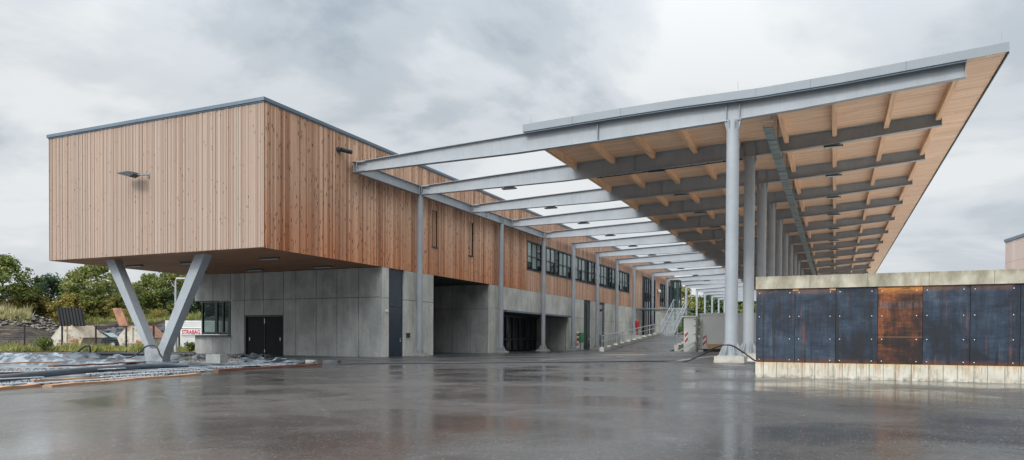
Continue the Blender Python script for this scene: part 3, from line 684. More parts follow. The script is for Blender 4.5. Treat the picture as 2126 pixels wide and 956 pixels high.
# ------------------------------------------------------------------ canopy
BY = [31.7, 38.3, 45.1, 52.0, 59.1, 66.7, 74.5, 82.1, 90.0, 100.2, 109.8, 117.5, 125.4, 135.9, 145.0, 154.2, 163.5, 172.5]
TTAB = [(-23.85, 10.60), (-18.5, 10.84), (-13.7, 11.02), (-9, 11.18), (-6, 11.25), (-3, 11.26), (0, 11.38), (4.45, 11.65), (5.9, 11.74)]
def T(x): return lerp_tab(TTAB, x)
BOT = [(-23.75, 10.055), (-20, 10.08), (-14.2, 10.11), (-9.8, 10.24), (-4.5, 10.44), (-1.4, 10.61), (4.42, 11.06)]
def Bt(x): return lerp_tab(BOT, x)
C = Thing('yard_canopy', 'huge steel and timber canopy on round grey columns over the yard', 'canopy', (-10, 31.7, 0))
HB, HW = .15, .009
def beam(y, xl, first=False):
    mb = MB(); xs = sorted(set([xl, 4.42]+[x for x, _ in BOT+TTAB if xl+.1 < x < 4.42]))
    for i in range(len(xs)-1):
        a, b = xs[i], xs[i+1]
        mb.prism([(a,0,Bt(a)+.024),(b,0,Bt(b)+.024),(b,0,T(b)-.028),(a,0,T(a)-.028)], (0,y-HW,0), (0,y+HW,0))
        mb.prism([(a,0,Bt(a)),(b,0,Bt(b)),(b,0,Bt(b)+.026),(a,0,Bt(a)+.026)], (0,y-HB,0), (0,y+HB,0))
        mb.prism([(a,0,T(a)-.03),(b,0,T(b)-.03),(b,0,T(b)-.004),(a,0,T(a)-.004)], (0,y-HB,0), (0,y+HB,0))
    return mb
def stiff(y, xs, w=.02):
    mb = MB()
    for x in xs: mb.box(x-w/2, x+w/2, y-HB+.006, y+HB-.006, Bt(x)+.028, T(x)-.032)
    return mb
beams = []
for k, y in enumerate(BY):
    xl = -23.55 if k < 5 else -23.80
    o = C.part('roof_beam', beam(y, xl), M['steel'])
    st = [-10.05, -4.32, -3.78, 4.39] if k < 12 else [-4.32, -3.78]
    if k >= 5: st += [-23.78, -23.42]
    for x_ in st: C.part('stiffener', stiff(y, [x_]), M['steel'], o)
    if k < 5:   # bolted end plates against the long beam
        q = MB(); q.box(-23.57, -23.54, y-.14, y+.14, 10.05, 10.62); q.box(-23.5, -23.0, y-.19, y-.152, 10.545, 10.585); q.box(-23.5, -23.0, y-.19, y-.152, 10.10, 10.14)
        C.part('end_plate', q, M['steel'], o)
# long edge beam by the building
lb = MB(); X_ = -23.75
lb.box(X_-.009, X_+.009, 31.55, 59.3, 10.08, 10.59); lb.box(X_-.14, X_+.14, 31.5, 59.3, 10.05, 10.079); lb.box(X_-.14, X_+.14, 31.5, 59.3, 10.591, 10.62)
for y in (38.1, 38.5, 47.6, 50.0, 50.25, 50.5, 58.9): lb.box(X_-.13, X_+.13, y-.012, y+.012, 10.08, 10.59)
C.part('edge_beam', lb, M['steel'])
# columns
def column(x, y, r, ztop, big, far):
    zg = g(x, y); z1 = zg+(.27 if big else .14)
    n = 32 if big else 20
    q = MB(); q.tube([(x, y, z1), (x, y, ztop)], r, n, True); c = C.part('column', q, M['steel'], smooth=True)
    if far: return c
    q = MB(); w = r*1.95; q.box(x-w, x+w, y-w, y+w, z1-.005, z1+.03)
    k = 8
    for i in range(k):
        a = 2*math.pi*(i+.5)/k; dv = Vector((math.cos(a), math.sin(a), 0)); tv = Vector((-dv.y, dv.x, 0))
        h = .55 if big else .42
        c0 = Vector((x, y, z1+.03)); q.prism([c0+dv*r*.97, c0+dv*(w*1.0), c0+dv*(w*1.0)+Vector((0,0,.05)), c0+dv*(r+.02)+Vector((0,0,h)), c0+dv*r*.97+Vector((0,0,h))], tv*-.010, tv*.010)
    C.part('base_plate', q, M['steel'], c)
    q = MB(); w = .62 if big else .50
    q.prism([(x-w, y-w, 0), (x+w, y-w, 0), (x+w, y+w, 0), (x-w, y+w, 0)], (0, 0, zg-.1), (0, 0, z1-.006))
    for i, v in enumerate(q.v): q.v[i] = (v[0]+random.uniform(-.02, .02), v[1]+random.uniform(-.02, .02), v[2])
    C.part('footing', q, M['footing'], c)
    if big:
        q = MB()
        q.box(x-r-.08, x+r+.08, y-.17, y+.17, ztop-.03, ztop-.002)
        for i in range(8):
            a = 2*math.pi*(i+.5)/8; dv = Vector((math.cos(a), math.sin(a), 0)); tv = Vector((-dv.y, dv.x, 0)); c0 = Vector((x, y, ztop-.03))
            q.prism([c0+dv*r*.97, c0+dv*(r+.09), c0+dv*(r+.09)-Vector((0,0,.08)), c0+dv*(r+.015)-Vector((0,0,.36)), c0+dv*r*.97-Vector((0,0,.36))], tv*-.010, tv*.010)
        C.part('head_plate', q, M['steel'], c)
    return c
for k, y in enumerate(BY): column(-4.05, y, .265, Bt(-4.05)-.003, True, k > 8)
for k, y in enumerate([38.3, 50.25, 59.1]+BY[5:]): column(-23.6 if k > 2 else X_, y, .195, 10.045 if k < 3 else Bt(-23.6)-.003, False, k > 9)
# timber deck, fascia, purlins
YA, YZ = 31.40, 176.0; XA, XB = -13.68, 5.66
def slope_box(mb, x0, x1, y0, y1, a0, a1, f=T):
    ks = [x0]+[k for k, _ in TTAB if x0+.05 < k < x1-.05]+[x1]
    if len(ks) > 2:
        n = len(ks); vs = []
        for x in ks: vs += [(x,y0,f(x)+a0), (x,y1,f(x)+a0), (x,y1,f(x)+a1), (x,y0,f(x)+a1)]
        fs = [(0,1,2,3), tuple(4*(n-1)+j for j in (3,2,1,0))]
        for i in range(n-1):
            for j in range(4): fs.append((4*i+j, 4*i+4+j, 4*i+4+(j+1) % 4, 4*i+(j+1) % 4))
        return mb.add(vs, fs)
    return mb.add([(x0,y0,f(x0)+a0),(x1,y0,f(x1)+a0),(x1,y1,f(x1)+a0),(x0,y1,f(x0)+a0),(x0,y0,f(x0)+a1),(x1,y0,f(x1)+a1),(x1,y1,f(x1)+a1),(x0,y1,f(x0)+a1)],
                  [(0,3,2,1),(4,5,6,7),(0,1,5,4),(1,2,6,5),(2,3,7,6),(3,0,4,7)])
C.part('timber_ceiling', slope_box(MB(), XA, XB, YA, YZ, .003, .12), M['deck'], label='light timber boards of the canopy underside')
fl = MB(); slope_box(fl, XA+.02, 4.40, YA+.0, BY[0]-HB-.004, -.075, -.012); C.part('flashing', fl, M['roofedge'])  # dark strip standing in for the shade beneath the fascia
C.part('roof_sheet', slope_box(MB(), XA, XB, YA, YZ, .124, .30), M['fascia'])
fa = MB(); slope_box(fa, XA-.03, XB+.06, YA-.05, YA-.003, -.01, .34); slope_box(fa, XA-.035, XA-.004, YA, YZ, -.01, .34)
fo = C.part('fascia', fa, M['fascia'], label='grey metal edge along the front of the canopy roof')
fj = MB()
for x in (-11.2, -8.9, -3.1, -1.0, 2.4): slope_box(fj, x-.010, x+.010, YA-.056, YA-.051, -.008, .338)
C.part('fascia_joint', fj, M['roofedge'], fo)
ga = MB(); slope_box(ga, XB+.005, XB+.03, YA, YZ, -.01, .30); slope_box(ga, XB+.03, XB+.07, YA-.003, YZ, -.06, -.02); C.part('gutter_edge', ga, M['frame'])
gb = MB(); slope_box(gb, XB+.035, XB+.06, YA-.003, YZ, -.018, .34); C.part('side_fascia', gb, M['fascia'])
for x in (-13.42, -11.2, -8.98, -6.75, -4.6, -2.28, -.1, 2.12, 4.24):
    q = MB()
    for y0, y1 in zip(BY, BY[1:]): slope_box(q, x-.105, x+.105, y0+.153, y1-.153, -.35, .001)
    C.part('purlin', q, M['glulam'])
# lightning rods on the roof
for x, lab in ((-13.35, 'thin lightning rod at the left end of the canopy front edge'), (-3.84, 'thin lightning rod above the first big column'), (5.5, 'thin lightning rod at the right tip of the canopy')):
    q = MB(); q.tube([(x, YA+.12, T(x)+.3), (x, YA+.12, T(x)+.78)], .008, 6); q.box(x-.05, x+.05, YA+.07, YA+.17, T(x)+.3, T(x)+.36); single('lightning_rod', q, M['galvdark'], lab, 'lightning rod', (x, YA+.12, T(x)+.3), 'lightning rods on the canopy roof')
# bird spikes
q = MB()
for x in rng(-7, 5.4, .16): q.tube([(x, YA+.0, T(x)+.33), (x, YA-.02, T(x)+.44)], .0025, 3, False)
C.part('bird_spikes', q, M['galv'])['kind'] = 'stuff'
# conduit below the second beam
q = MB(); y = BY[1]+.02; q.tube([(-12.2, y, Bt(-12.2)-.05), (-9.8, y, Bt(-9.8)-.05), (-4.4, y, Bt(-4.4)-.05)], .025, 6)
for x in rng(-12, -4.5, .8): q.box(x-.02, x+.02, y-.05, y+.05, Bt(x)-.08, Bt(x)-.0)
C.part('conduit', q, M['frame'])
# luminaires
ordn = ['first', 'second', 'third', 'fourth', 'fifth', 'sixth', 'seventh', 'eighth', 'ninth', 'tenth', 'eleventh', 'twelfth']
proto = {}
for k in range(1, 11):
    for x, wh in ((-17.65, 'over the open strip by the building'), (-8.85, 'left of the big columns'), (-.15, 'right of the big columns')):
        lab = 'flat dark luminaire under the %s roof beam, %s' % (ordn[k], wh); y = BY[k]+.12; z = Bt(x)-.03
        if not proto:
            t = Thing('canopy_luminaire', lab, 'luminaire', (0, 0, 0), 'luminaires under the canopy beams')
            q = MB(); q.box(-.43, .43, -.16, .16, -.09, -.03); t.part('housing', q, M['dark'])
            q = MB(); q.box(-.40, .40, -.13, .13, -.10, -.091); t.part('lens', q, M['lampgrey'])
            q = MB(); q.box(-.30, .30, -.03, .03, -.03, .035); t.part('bracket', q, M['galv']); proto['o'] = t.o
            t.o.location = (x, y, z)
        else: copy_tree(proto['o'], (x, y, z), lab)
# cable tray hung along the yard
t = Thing('cable_tray', 'long galvanised cable tray hung below the canopy beams right of the columns', 'cable tray', (-2.75, 33, 10.4))
zt_ = lambda y: 10.42
q = MB(); y0 = 33.0
while y0 < 150:
    L = 1.0 if y0 < 80 else 3.0
    q.box(-2.93, -2.55, y0, y0+L-.10, 10.36, 10.40); q.box(-2.94, -2.56, y0+L-.1, y0+L, 10.34, 10.37)
    y0 += L
q.box(-2.945, -2.925, 33, 150, 10.36, 10.47); q.box(-2.555, -2.535, 33, 150, 10.36, 10.47); t.part('tray', q, M['galvdark'])
for k, y in enumerate(BY[:-3]):
    q = MB(); q.box(-2.5, -2.46, y+.2, y+.26, 10.33, T(-2.5)-.4); q.box(-2.96, -2.46, y+.2, y+.26, 10.31, 10.335)
    if k < 8:
        y2 = (y+BY[k+1])/2; q.box(-2.5, -2.46, y2, y2+.06, 10.33, T(-2.5)-.02); q.box(-2.96, -2.46, y2, y2+.06, 10.31, 10.335)
    t.part('hanger', q, M['galvdark'])

# ------------------------------------------------------------------ right wall with steel plates
YW = 19.6; zb = .135
Wt = Thing('plated_wall', 'low concrete wall clad with large blue black steel plates', 'wall', (3, YW, zb))
q = MB(); q.box(-1.885, 12, YW+.0, YW+.55, zb-.1, .527); Wt.part('plinth', q, M['base'], label='pale rust streaked concrete foot of the wall')
q = MB(); q.box(-1.86, 12, YW+.06, YW+.5, .53, 2.42); Wt.part('wall_body', q, M['dark'])
q = MB(); q.box(-1.897, 12, YW-.03, YW+.58, 2.425, 2.75)
bmx = Wt.part('coping', q, M['cap'], label='beige weathered concrete beam along the wall top')
PX = [-1.885, -.93, .02, .955, 1.917, 2.885, 3.86, 4.83, 5.8, 6.77, 7.74, 8.71, 9.68, 10.65, 11.62]
for i in range(14):
    rusty = i == 3; q = MB(); dx_ = random.uniform(0, .012)
    q.box(PX[i]+.006, PX[i+1]-.006, YW+.012, YW+.05, .532, 2.424-.004*(i % 3))
    o = Wt.part('steel_plate', q, M['plate_rust'] if rusty else M['plate'], label='rust brown plate with bright orange top' if rusty else None)
    q = MB(); 
    for x in (PX[i]+.09, PX[i+1]-.13):
        for z in (.60, 1.135, 1.71, 2.32): q.tube([(x, YW+.012, z), (x, YW+.006, z)], .0105, 8)
    Wt.part('rivets', q, M['plate_white'], o)
q = MB()
for x in (-.93, -.07): q.box(x-.06, x+.08, YW+.004, YW+.012, 2.36, 2.423)
Wt.part('rusty_tab', q, M['orange'])

# ------------------------------------------------------------------ far hall on the right
a = at(2086, 600, d=75); a.z = 0
v1 = at(1455, 706, d=1)-Vector((0,0,CH)); v1.z = 0; v1.normalize(); p2 = Vector((v1.y, -v1.x, 0))
h1 = at(2086, 504, d=75).z
t = Thing('far_hall', 'pale timber clad hall far behind the wall at the right', 'building', a)
Hm, n = mat('far_hall_boards', (.5,.4,.36), .8); x, y, z = n.sep(n.pos()); hh = n.math('ADD', n.math('MULTIPLY', x, .5), n.math('MULTIPLY', y, .87))
r_ = n.white(n.comb(n.math('FLOOR', n.math('MULTIPLY', hh, 1.6)), 0, 0)); cc = n.ramp(r_, [(0, (.46,.37,.33)), (1, (.60,.50,.45))]); fz = n.math('LESS_THAN', n.math('FRACT', n.math('DIVIDE', z, 3.1)), .02)
setcol(n, n.mix(n.math('MULTIPLY', fz, .5), cc, (.2,.15,.13)))
q = MB(); q.prism([a, a-v1*40, a-v1*40+p2*40, a+p2*40], (0,0,-.4), (0,0,h1)); t.part('wall', q, Hm)
q = MB(); q.prism([a-p2*.1+v1*.1, a-v1*40-p2*.1, a-v1*40+p2*40, a+p2*40+v1*.1], (0,0,h1+.01), (0,0,h1+.3)); t.part('roof_edge', q, M['roofedge'])

# ------------------------------------------------------------------ ramp, stairs, railings
RX0, RX1, RY0, RY1, RZ = -19.0, -13.2, 62.5, 85.0, 1.66
q = MB(); q.add([(RX0, RY0, .02), (RX1, RY0, .07), (RX1, RY1, RZ), (RX0, RY1, RZ), (RX0, 112, RZ), (RX1, 112, RZ)], [(0,1,2,3), (3,2,5,4)]); struct('ramp', q, M['road'])
q = MB(); q.box(X0+.1, RX0-.35, 85.1, 112, -.1, RZ-.02); struct('ramp_landing', q, M['concrete_light'])
def rz(y): return .03+(RZ-.03)*min(1, max(0, (y-RY0)/(RY1-RY0)))
def curb(x0, x1, ys, hh, label, skewx=0):
    q = MB()
    for y0, y1 in zip(ys, ys[1:]): q.box(x0, x1, y0, y1-.02, -.1, rz(y1)+hh)
    return single('ramp_curb', q, M['concrete_light'], label, 'curb wall', ((x0+x1)/2, ys[0], 0), 'stepped concrete curbs of the ramp')
curb(RX0-.4, RX0, rng(RY0-.5, 85, 2.3), .22, 'stepped concrete curb on the building side of the ramp')
curb(RX1, RX1+.4, rng(RY0+2, 76, 1.7), .34, 'stepped concrete curb on the container side of the ramp')
def railing(x, y0, y1, label, sw=0):
    t = Thing('ramp_railing', label, 'railing', (x, y0, rz(y0)), 'railings beside the ramp')
    zr = lambda y: rz(y)+.28
    q = MB(); n = max(3, int((y1-y0)/2.2)); ys = rng(y0, y1, 2.2)
    q.tube([(x, y, zr(y)+1.1) for y in ys], .045, 6); q.tube([(x, y, zr(y)+.62) for y in ys], .032, 6); t.part('rail', q, M['galv'])
    for y in ys:
        q = MB(); q.tube([(x, y, zr(y)-.1), (x, y, zr(y)+1.1)], .04, 6); t.part('post', q, M['galv'])
railing(RX0-.2, RY0-.4, 85, 'galvanised railing climbing the building side of the ramp')
railing(RX1+.2, RY0+2.3, 77, 'galvanised railing climbing the ramp beside the grey container')
t = Thing('steel_staircase', 'open galvanised staircase rising from ramp top to glass lobby', 'staircase', (-18.1, 85.2, RZ))
SX0, SX1, SY0, SY1, SZ0, SZ1 = -19.1, -17.5, 85.4, 93.0, RZ, 5.2
def szz(y): return SZ0+(SZ1-SZ0)*(y-SY0)/(SY1-SY0)
for x in (SX0, SX1):
    q = MB(); q.bar((x, SY0, SZ0+.05), (x, SY1, SZ1), .06, .32); t.part('stringer', q, M['galv'])
    q = MB(); q.tube([(x, SY0, SZ0+1.1), (x, SY1, SZ1+1.1), (x, SY1+1.5, SZ1+1.1)], .04, 6); q.tube([(x, SY0, SZ0+.65), (x, SY1, SZ1+.65)], .025, 6)
    for y in rng(SY0, SY1, 1.3): q.tube([(x, y, szz(y)), (x, y, szz(y)+1.1)], .03, 6)
    t.part('handrail', q, M['galv'])
for i in range(20):
    y = SY0+(SY1-SY0)*(i+.5)/20; q = MB(); q.box(SX0+.03, SX1-.03, y-.17, y+.17, szz(y)+.0, szz(y)+.035); q.box(SX0+.03, SX1-.03, y-.175, y-.15, szz(y)-.03, szz(y)+.036); t.part('tread', q, M['galv'])
q = MB(); q.box(X0+.05, SX1, SY1+.01, SY1+5.6, SZ1-.1, SZ1+.03); q.box(SX0, SX1, 89.0, 89.6, szz(89.2)-.03, szz(89.2)+.05); t.part('landing', q, M['galvdark'])
for x in (SX0, SX1):
    q = MB(); q.box(x-.06, x+.06, SY1-.4, SY1-.28, RZ, SZ1-.15); t.part('leg', q, M['galv'])
t = Thing('glass_lobby', 'small glazed entrance lobby at the head of the stairs', 'lobby', (-20, 97, SZ1))
q = MB()
for x, y in ((-20.35, 97), (-19.3, 97), (-20.35, 98.5), (-19.3, 98.5)): q.box(x-.06, x+.06, y-.06, y+.06, SZ1, SZ1+3.8)
q.box(-20.45, -19.2, 96.9, 98.6, SZ1+3.8, SZ1+4.0); q.box(-20.35, -19.3, 96.95, 97.05, SZ1, SZ1+.12); t.part('frame', q, M['frame'])
q = MB(); q.box(-20.3, -19.35, 96.99, 97.01, SZ1+.12, SZ1+3.8); q.box(-19.31, -19.29, 97.06, 98.4, SZ1+.12, SZ1+3.8); t.part('pane', q, M['glassclear'])

# ------------------------------------------------------------------ container, boxes near the ramp
cy = 60.0
t = Thing('roll_off_container', 'big closed grey steel container beside the columns', 'container', (-7, cy, .1))
q = MB(); q.box(-10.15, -3.2, cy, cy+6, .38, 3.22); q.box(-10.2, -3.15, cy-.05, cy+6.05, 3.15, 3.30); t.part('body', q, M['whitegrey'])
q = MB()
for x in (-10.13, -7.65, -5.2, -3.3): q.box(x, x+.16, cy-.06, cy-.002, .38, 3.14)
q.box(-10.2, -3.15, cy-.065, cy-.01, .36, .5); t.part('rib', q, M['whitegrey'])
q = MB(); q.box(-9.9, -3.4, cy+.15, cy+5.8, .12, .36); t.part('skid', q, M['dark'])
q = MB(); q.box(-9.5, -7.8, cy-.10, cy-.066, .40, .75); t.part('lower_panel', q, M['orange'])
def striped(name, x, y, z0, z1, w, label):
    t = Thing(name, label, 'hazard sign', (x, y, z0), 'red and white striped hazard boards'); q = MB(); q.box(x-w/2, x+w/2, y-.03, y, z0, z1); t.part('board', q, M['white'])
    q = MB(); z = z0+.02
    while z+.42 < z1+.2:
        P_ = [(x-w/2, y-.034, z), (x+w/2, y-.034, min(z1, z+.3)), (x+w/2, y-.034, min(z1, z+.55)), (x-w/2, y-.034, min(z1, z+.25))]; q.add(P_, [(0,1,2,3)]); z += .5
    t.part('stripes', q, M['red'])
striped('hazard_board', -9.75, cy-.11, .55, 1.5, .26, 'red and white hazard board on the container front beside the orange panel')
t = Thing('tall_cabinet', 'narrow grey cabinet with flat lid standing left of the container', 'cabinet', (-10.9, cy-.6, .1))
q = MB(); q.box(-11.3, -10.35, cy-.9, cy+.4, .1, 2.95); t.part('body', q, M['whitegrey']); q = MB(); q.box(-11.5, -10.3, cy-1.0, cy+.5, 2.95, 3.05); q.box(-10.5, -10.33, cy-.96, cy-.9, .3, 2.8); t.part('lid', q, M['white'])
for z in (.8, 1.5, 2.2, 2.7): q = MB(); q.box(-10.5, -10.3, cy-1.0, cy-.96, z, z+.09); t.part('hinge', q, M['galvdark'])
striped('hazard_board', -11.08, cy-.92, .75, 1.75, .24, 'red and white hazard board on the narrow cabinet left of the container')
q = MB(); q.bar((-11.6, cy-1.6, .15), (-10.2, cy-1.3, 1.0), .35, .12); single('leaning_beam', q, M['galv'], 'short grey steel section leaning at the foot of the cabinet', 'steel section', (-11.6, cy-1.6, .1))
# white slatted hall seen between the columns
# green box and standpipe
t = Thing('standpipe', 'red standpipe with pale valves beside the green box', 'standpipe', (-23.35, 67.3, 0))
q = MB(); q.tube([(-23.35, 67.3, .3), (-23.35, 67.3, 1.7)], .09, 8); t.part('pipe', q, M['red'], smooth=True)
q = MB()
for z in (.35, .8, 1.3, 1.75): q.blob((-23.3, 67.25, z), .11, 1, 0)
t.part('valve', q, M['white'])
t = Thing('green_box', 'green cabinet on a post between column and narrow door', 'cabinet', (-23.35, 68.5, 0)); q = MB(); q.box(-23.6, -23.2, 67.9, 68.9, .75, 1.75); t.part('body', q, M['green']); q = MB(); q.box(-23.45, -23.35, 68.3, 68.45, 0, .75); t.part('post', q, M['galv'])
q = MB(); q.tube([(-23.4, 91, 2.5), (-23.4, 91, 3.45)], .33, 12); q.tube([(-23.4, 91, 3.45), (-23.4, 91, 3.6)], [.33, .12], 12); q.box(-23.5, -23.3, 90.9, 91.1, 1.6, 2.5)
single('red_barrel', q, M['red'], 'red cylinder on a post above the ramp railing', 'extinguisher', (-23.4, 91, 1.6))

# ------------------------------------------------------------------ cable across the yard
t_pts = []
def gz(p, e): return Vector((p.x, p.y, g(p.x, p.y)+e))
for (u, v) in [(700, 752.5), (860, 752), (1000, 752.8), (1150, 753.3), (1290, 753.6), (1370, 753.4)]: t_pts.append(gz(at(u, v, z=.1), .02))
for (u, v, dd_) in [(1420, 751, 30.5), (1455, 738, 30.0), (1485, 722, 29.4), (1505, 716.5, 29.1), (1522, 719, 29.0), (1540, 730, 29.0), (1556, 741, 28.9), (1568, 749, 28.4)]: t_pts.append(at(u, v, d=dd_))
t_pts.append(gz(at(1600, 752, d=28), .04))
def spline(P_, n=6):
    out = []
    for i in range(len(P_)-1):
        p0, p1, p2_, p3 = P_[max(i-1,0)], P_[i], P_[i+1], P_[min(i+2, len(P_)-1)]
        for k in range(n):
            s_ = k/n; out.append(.5*((2*p1)+(p2_-p0)*s_+(2*p0-5*p1+4*p2_-p3)*s_*s_+(3*p1-p0-3*p2_+p3)*s_**3))
    return out+[P_[-1]]
q = MB(); q.tube(spline(t_pts), .032, 8); single('yard_cable', q, M['rubber'], 'black cable lying across the yard and looping over the column base', 'cable', tuple(t_pts[3]), smooth=True)

# ------------------------------------------------------------------ unfinished bed on the left
def foilz(x, y):
    k = pit_in(x, y); e = sm(0, .5, k); base = g(x, y)-.20*e+.018
    n_ = mnoise.fractal(Vector((x*.9, y*1.6, 0)), .9, 2.2, 5)
    ridge = abs(mnoise.noise(Vector((x*.8, y*2.6, 3))))
    rear = sm(3.0, .3, lerp_tab(YR, x)-y)                    # crumpled edge at the back
    right = sm(3.2, .4, lerp_tab(XP, y)-x)*sm(14, 19, y)
    amp = .012+.10*rear*sm(-24, -29, x)+.025*right
    return base+amp*(n_*1.2+1.2*(1-ridge*2.4)), k
mb = MB(); xs = rng(-52, -13, .13); ys = rng(3, 29.6, .15); idx = {}
for j, y in enumerate(ys):
    for i, x in enumerate(xs):
        z, k = foilz(x, y)
        kk = k+.25*mnoise.noise(Vector((x*1.1, y*1.1, 9)))
        if kk > .02: idx[i, j] = len(mb.v); mb.v.append((x, y, z))
for j in range(len(ys)-1):
    for i in range(len(xs)-1):
        c4 = [(i, j), (i+1, j), (i+1, j+1), (i, j+1)]
        if all(c in idx for c in c4): mb.f.append(tuple(idx[c] for c in c4))
single('plastic_sheeting', mb, M['foil'], 'grey plastic sheeting crumpled over the unfinished bed', 'sheeting', (-26, 20, -.2), smooth=False).data.polygons.foreach_set('use_smooth', [True]*len(mb.f))
def heap(name, c, rx, ry, h, mt, label, seed, n=26):
    q = MB()
    for j in range(n+1):
        for i in range(n+1):
            a, b = -1+2*i/n, -1+2*j/n; r = math.hypot(a, b)
            e = max(0, 1-r**2.2); x, y = c[0]+a*rx, c[1]+b*ry
            k = abs(mnoise.noise(Vector((a*3.2+seed, b*3.2, seed)))); q.v.append((x, y, foilz(x, y)[0]-.03+h*e*(.35+1.1*(.55-k))))
    for j in range(n):
        for i in range(n): p = j*(n+1)+i; q.f.append((p, p+1, p+n+2, p+n+1))
    o = single(name, q, mt, label, 'sheeting', (c[0], c[1], -.2), 'heaps of crumpled sheeting'); o.data.polygons.foreach_set('use_smooth', [True]*len(q.f))
def P2(u, v, z=-.1): p = at(u, v, z=z); return (p.x, p.y)
heap('sheeting_heap', P2(172, 752), 1.9, 1.2, .62, M['foildark'], 'dark crumpled sheeting heap left of the V support', 3)
heap('sheeting_heap', P2(240, 757), 2.2, 1.1, .40, M['foil'], 'pale folded sheeting heap just left of the V support', 11)
heap('sheeting_heap', P2(60, 752), 4.2, 1.0, .55, M['foil'], 'long rolled sheeting heap at the left edge of the bed', 23)
heap('sheeting_heap', P2(385, 757), 1.4, .8, .20, M['foildark'], 'low dark sheeting scraps right of the V support', 31)
heap('sheeting_heap', P2(570, 755), 1.4, .5, .12, M['foil'], 'flat sheeting heap behind the rightmost long board', 41)
heap('sheeting_heap', P2(525, 745), 1.1, .5, .15, M['foildark'], 'thin black sheeting scrap in front of the double door', 47)
gq = MB(); rr = random.Random(9)
for _ in range(700):
    u, v = rr.uniform(380, 500), rr.uniform(742, 750); p = at(u, v, z=-.05); gq.blob((p.x, p.y, foilz(p.x, p.y)[0]+rr.uniform(0, .03)), rr.uniform(.02, .05), 1, .3)
struct('gravel', gq, M['gravel'], 'stuff')
# boards
def board(p, q_, mt, label, h=.055, w=.20, e=.05, name='loose_board'):
    a, b = at(*p, z=e), at(*q_, z=e); a.z, b.z = e, e+random.uniform(-.01, .02)
    q = MB(); d_ = (b-a).normalized(); sd_ = Vector((-d_.y, d_.x, 0)); n = 8
    for i in range(n+1):
        c = a+(b-a)*i/n+Vector((0,0,.012*math.sin(i*1.7))); w_ = w*(1+random.uniform(-.05, .05))
        for s1, s2 in ((-1,-1), (1,-1), (1,1), (-1,1)): q.v.append(tuple(c+sd_*w_/2*s1+Vector((0,0,h/2*s2))))
    for i in range(n):
        for k in range(4): q.f.append((4*i+k, 4*i+(k+1) % 4, 4*i+4+(k+1) % 4, 4*i+4+k))
    q.f += [(0,1,2,3), (4*n+3, 4*n+2, 4*n+1, 4*n)]
    single(name, q, mt, label, 'board', tuple((a+b)/2), 'loose boards around the unfinished bed')
board((-90, 817), (75, 802), M['plank'], 'thick orange board at the bottom left corner of the bed', .09, .22)
board((98, 803), (411, 776.5), M['plank'], 'longest pale orange board along the wet asphalt edge', .06, .22)
board((448, 770), (664, 756.5), M['plankred'], 'dark red board along the asphalt edge in front of the double door', .07, .2)
board((68, 791), (226, 783), M['plank'], 'thin orange board lying inside the bed behind the longest board', .05, .14, -.08)
board((-80, 782), (43, 772.5), M['plankred'], 'short red brown board at the left frame edge', .06, .2, -.05)
board((105, 761), (240, 755.5), M['plankred'], 'dark red board under the crumpled sheeting', .06, .22, .0)
board((-90, 757.5), (135, 751.5), M['plank'], 'long thin board at the far left back of the bed', .05, .2, .02)
board((240, 754), (300, 752), M['plankred'], 'small dark board just left of the V support foot', .05, .2, .02)
# spacer strips with bent wire feet
def spacer(p, q_, label, z=-.10):
    a, b = at(*p, z=z+.13), at(*q_, z=z+.13); t = Thing('mesh_spacer', label, 'spacer', tuple(a), 'wire spacers laid in the bed')
    q = MB(); q.bar(a, b, .09, .018); t.part('strip', q, M['strip'])
    q = MB(); n = int((b-a).length/.22); sd_ = (b-a).normalized(); sd_ = Vector((-sd_.y, sd_.x, 0))
    for i in range(n):
        c = a+(b-a)*(i+.5)/n; dd_ = (b-a)/n*.4; s_ = 1 if i % 2 else -1
        q.tube([c-dd_+sd_*.09*s_-Vector((0,0,.14)), c, c+dd_-sd_*.09*s_-Vector((0,0,.14))], .011, 4, False)
    t.part('wire_foot', q, M['wire'])
for i, (p, q_, lab) in enumerate([((-60, 766), (150, 762.5), 'wire spacer nearest the back of the bed at the left'), ((-40, 774), (240, 766), 'wire spacer running behind the thick hose'),
        ((-60, 801), (70, 794.5), 'wire spacer beside the bottom left board'), ((180, 776.5), (430, 765.5), 'wire spacer in front of the V support foot'), ((60, 797), (300, 781.5), 'wire spacer behind the longest board'),
        ((210, 782), (470, 766.5), 'wire spacer reaching toward the red board'), ((330, 766.5), (560, 757.5), 'wire spacer right of the V support'), ((90, 771), (260, 764.5), 'short wire spacer between hose and sheeting'),
        ((-40, 789), (90, 783), 'wire spacer at the left edge in front of the hose')]): spacer(p, q_, lab)
# thick hose
hp = [at(u, v, z=.02) for u, v in [(-60, 792), (5, 786), (60, 780), (130, 773.5), (200, 767.5), (290, 762), (350, 759.5), (392, 759)]]
q = MB(); q.tube(spline(hp), .10, 12); single('thick_hose', q, M['hose'], 'thick grey hose snaking across the bed toward the V support', 'hose', tuple(hp[3]), smooth=True)
hp = [at(u, v, d=dd_) for u, v, dd_ in [(262, 743, 37.5), (275, 741, 37.2), (292, 730, 37), (303, 720, 36.8), (318, 718, 36.4), (327, 724, 36.2), (333, 738, 36.1), (345, 750, 36), (352, 754, 35.8), (370, 752, 35)]]
q = MB(); q.tube(spline(hp), .04, 8); single('loop_hose', q, M['rubber'], 'black hose looped over the foot of the V support', 'hose', tuple(hp[3]), smooth=True)
hp = [at(u, v, d=dd_) for u, v, dd_ in [(158, 735, 41), (168, 725, 41), (178, 719, 41), (186, 720, 41), (187, 733, 41)]]
q = MB(); q.tube(spline(hp), .06, 8); single('pipe_bend', q, M['rubber'], 'bent black pipe sticking out of the dark sheeting heap', 'pipe', tuple(hp[0]), smooth=True)
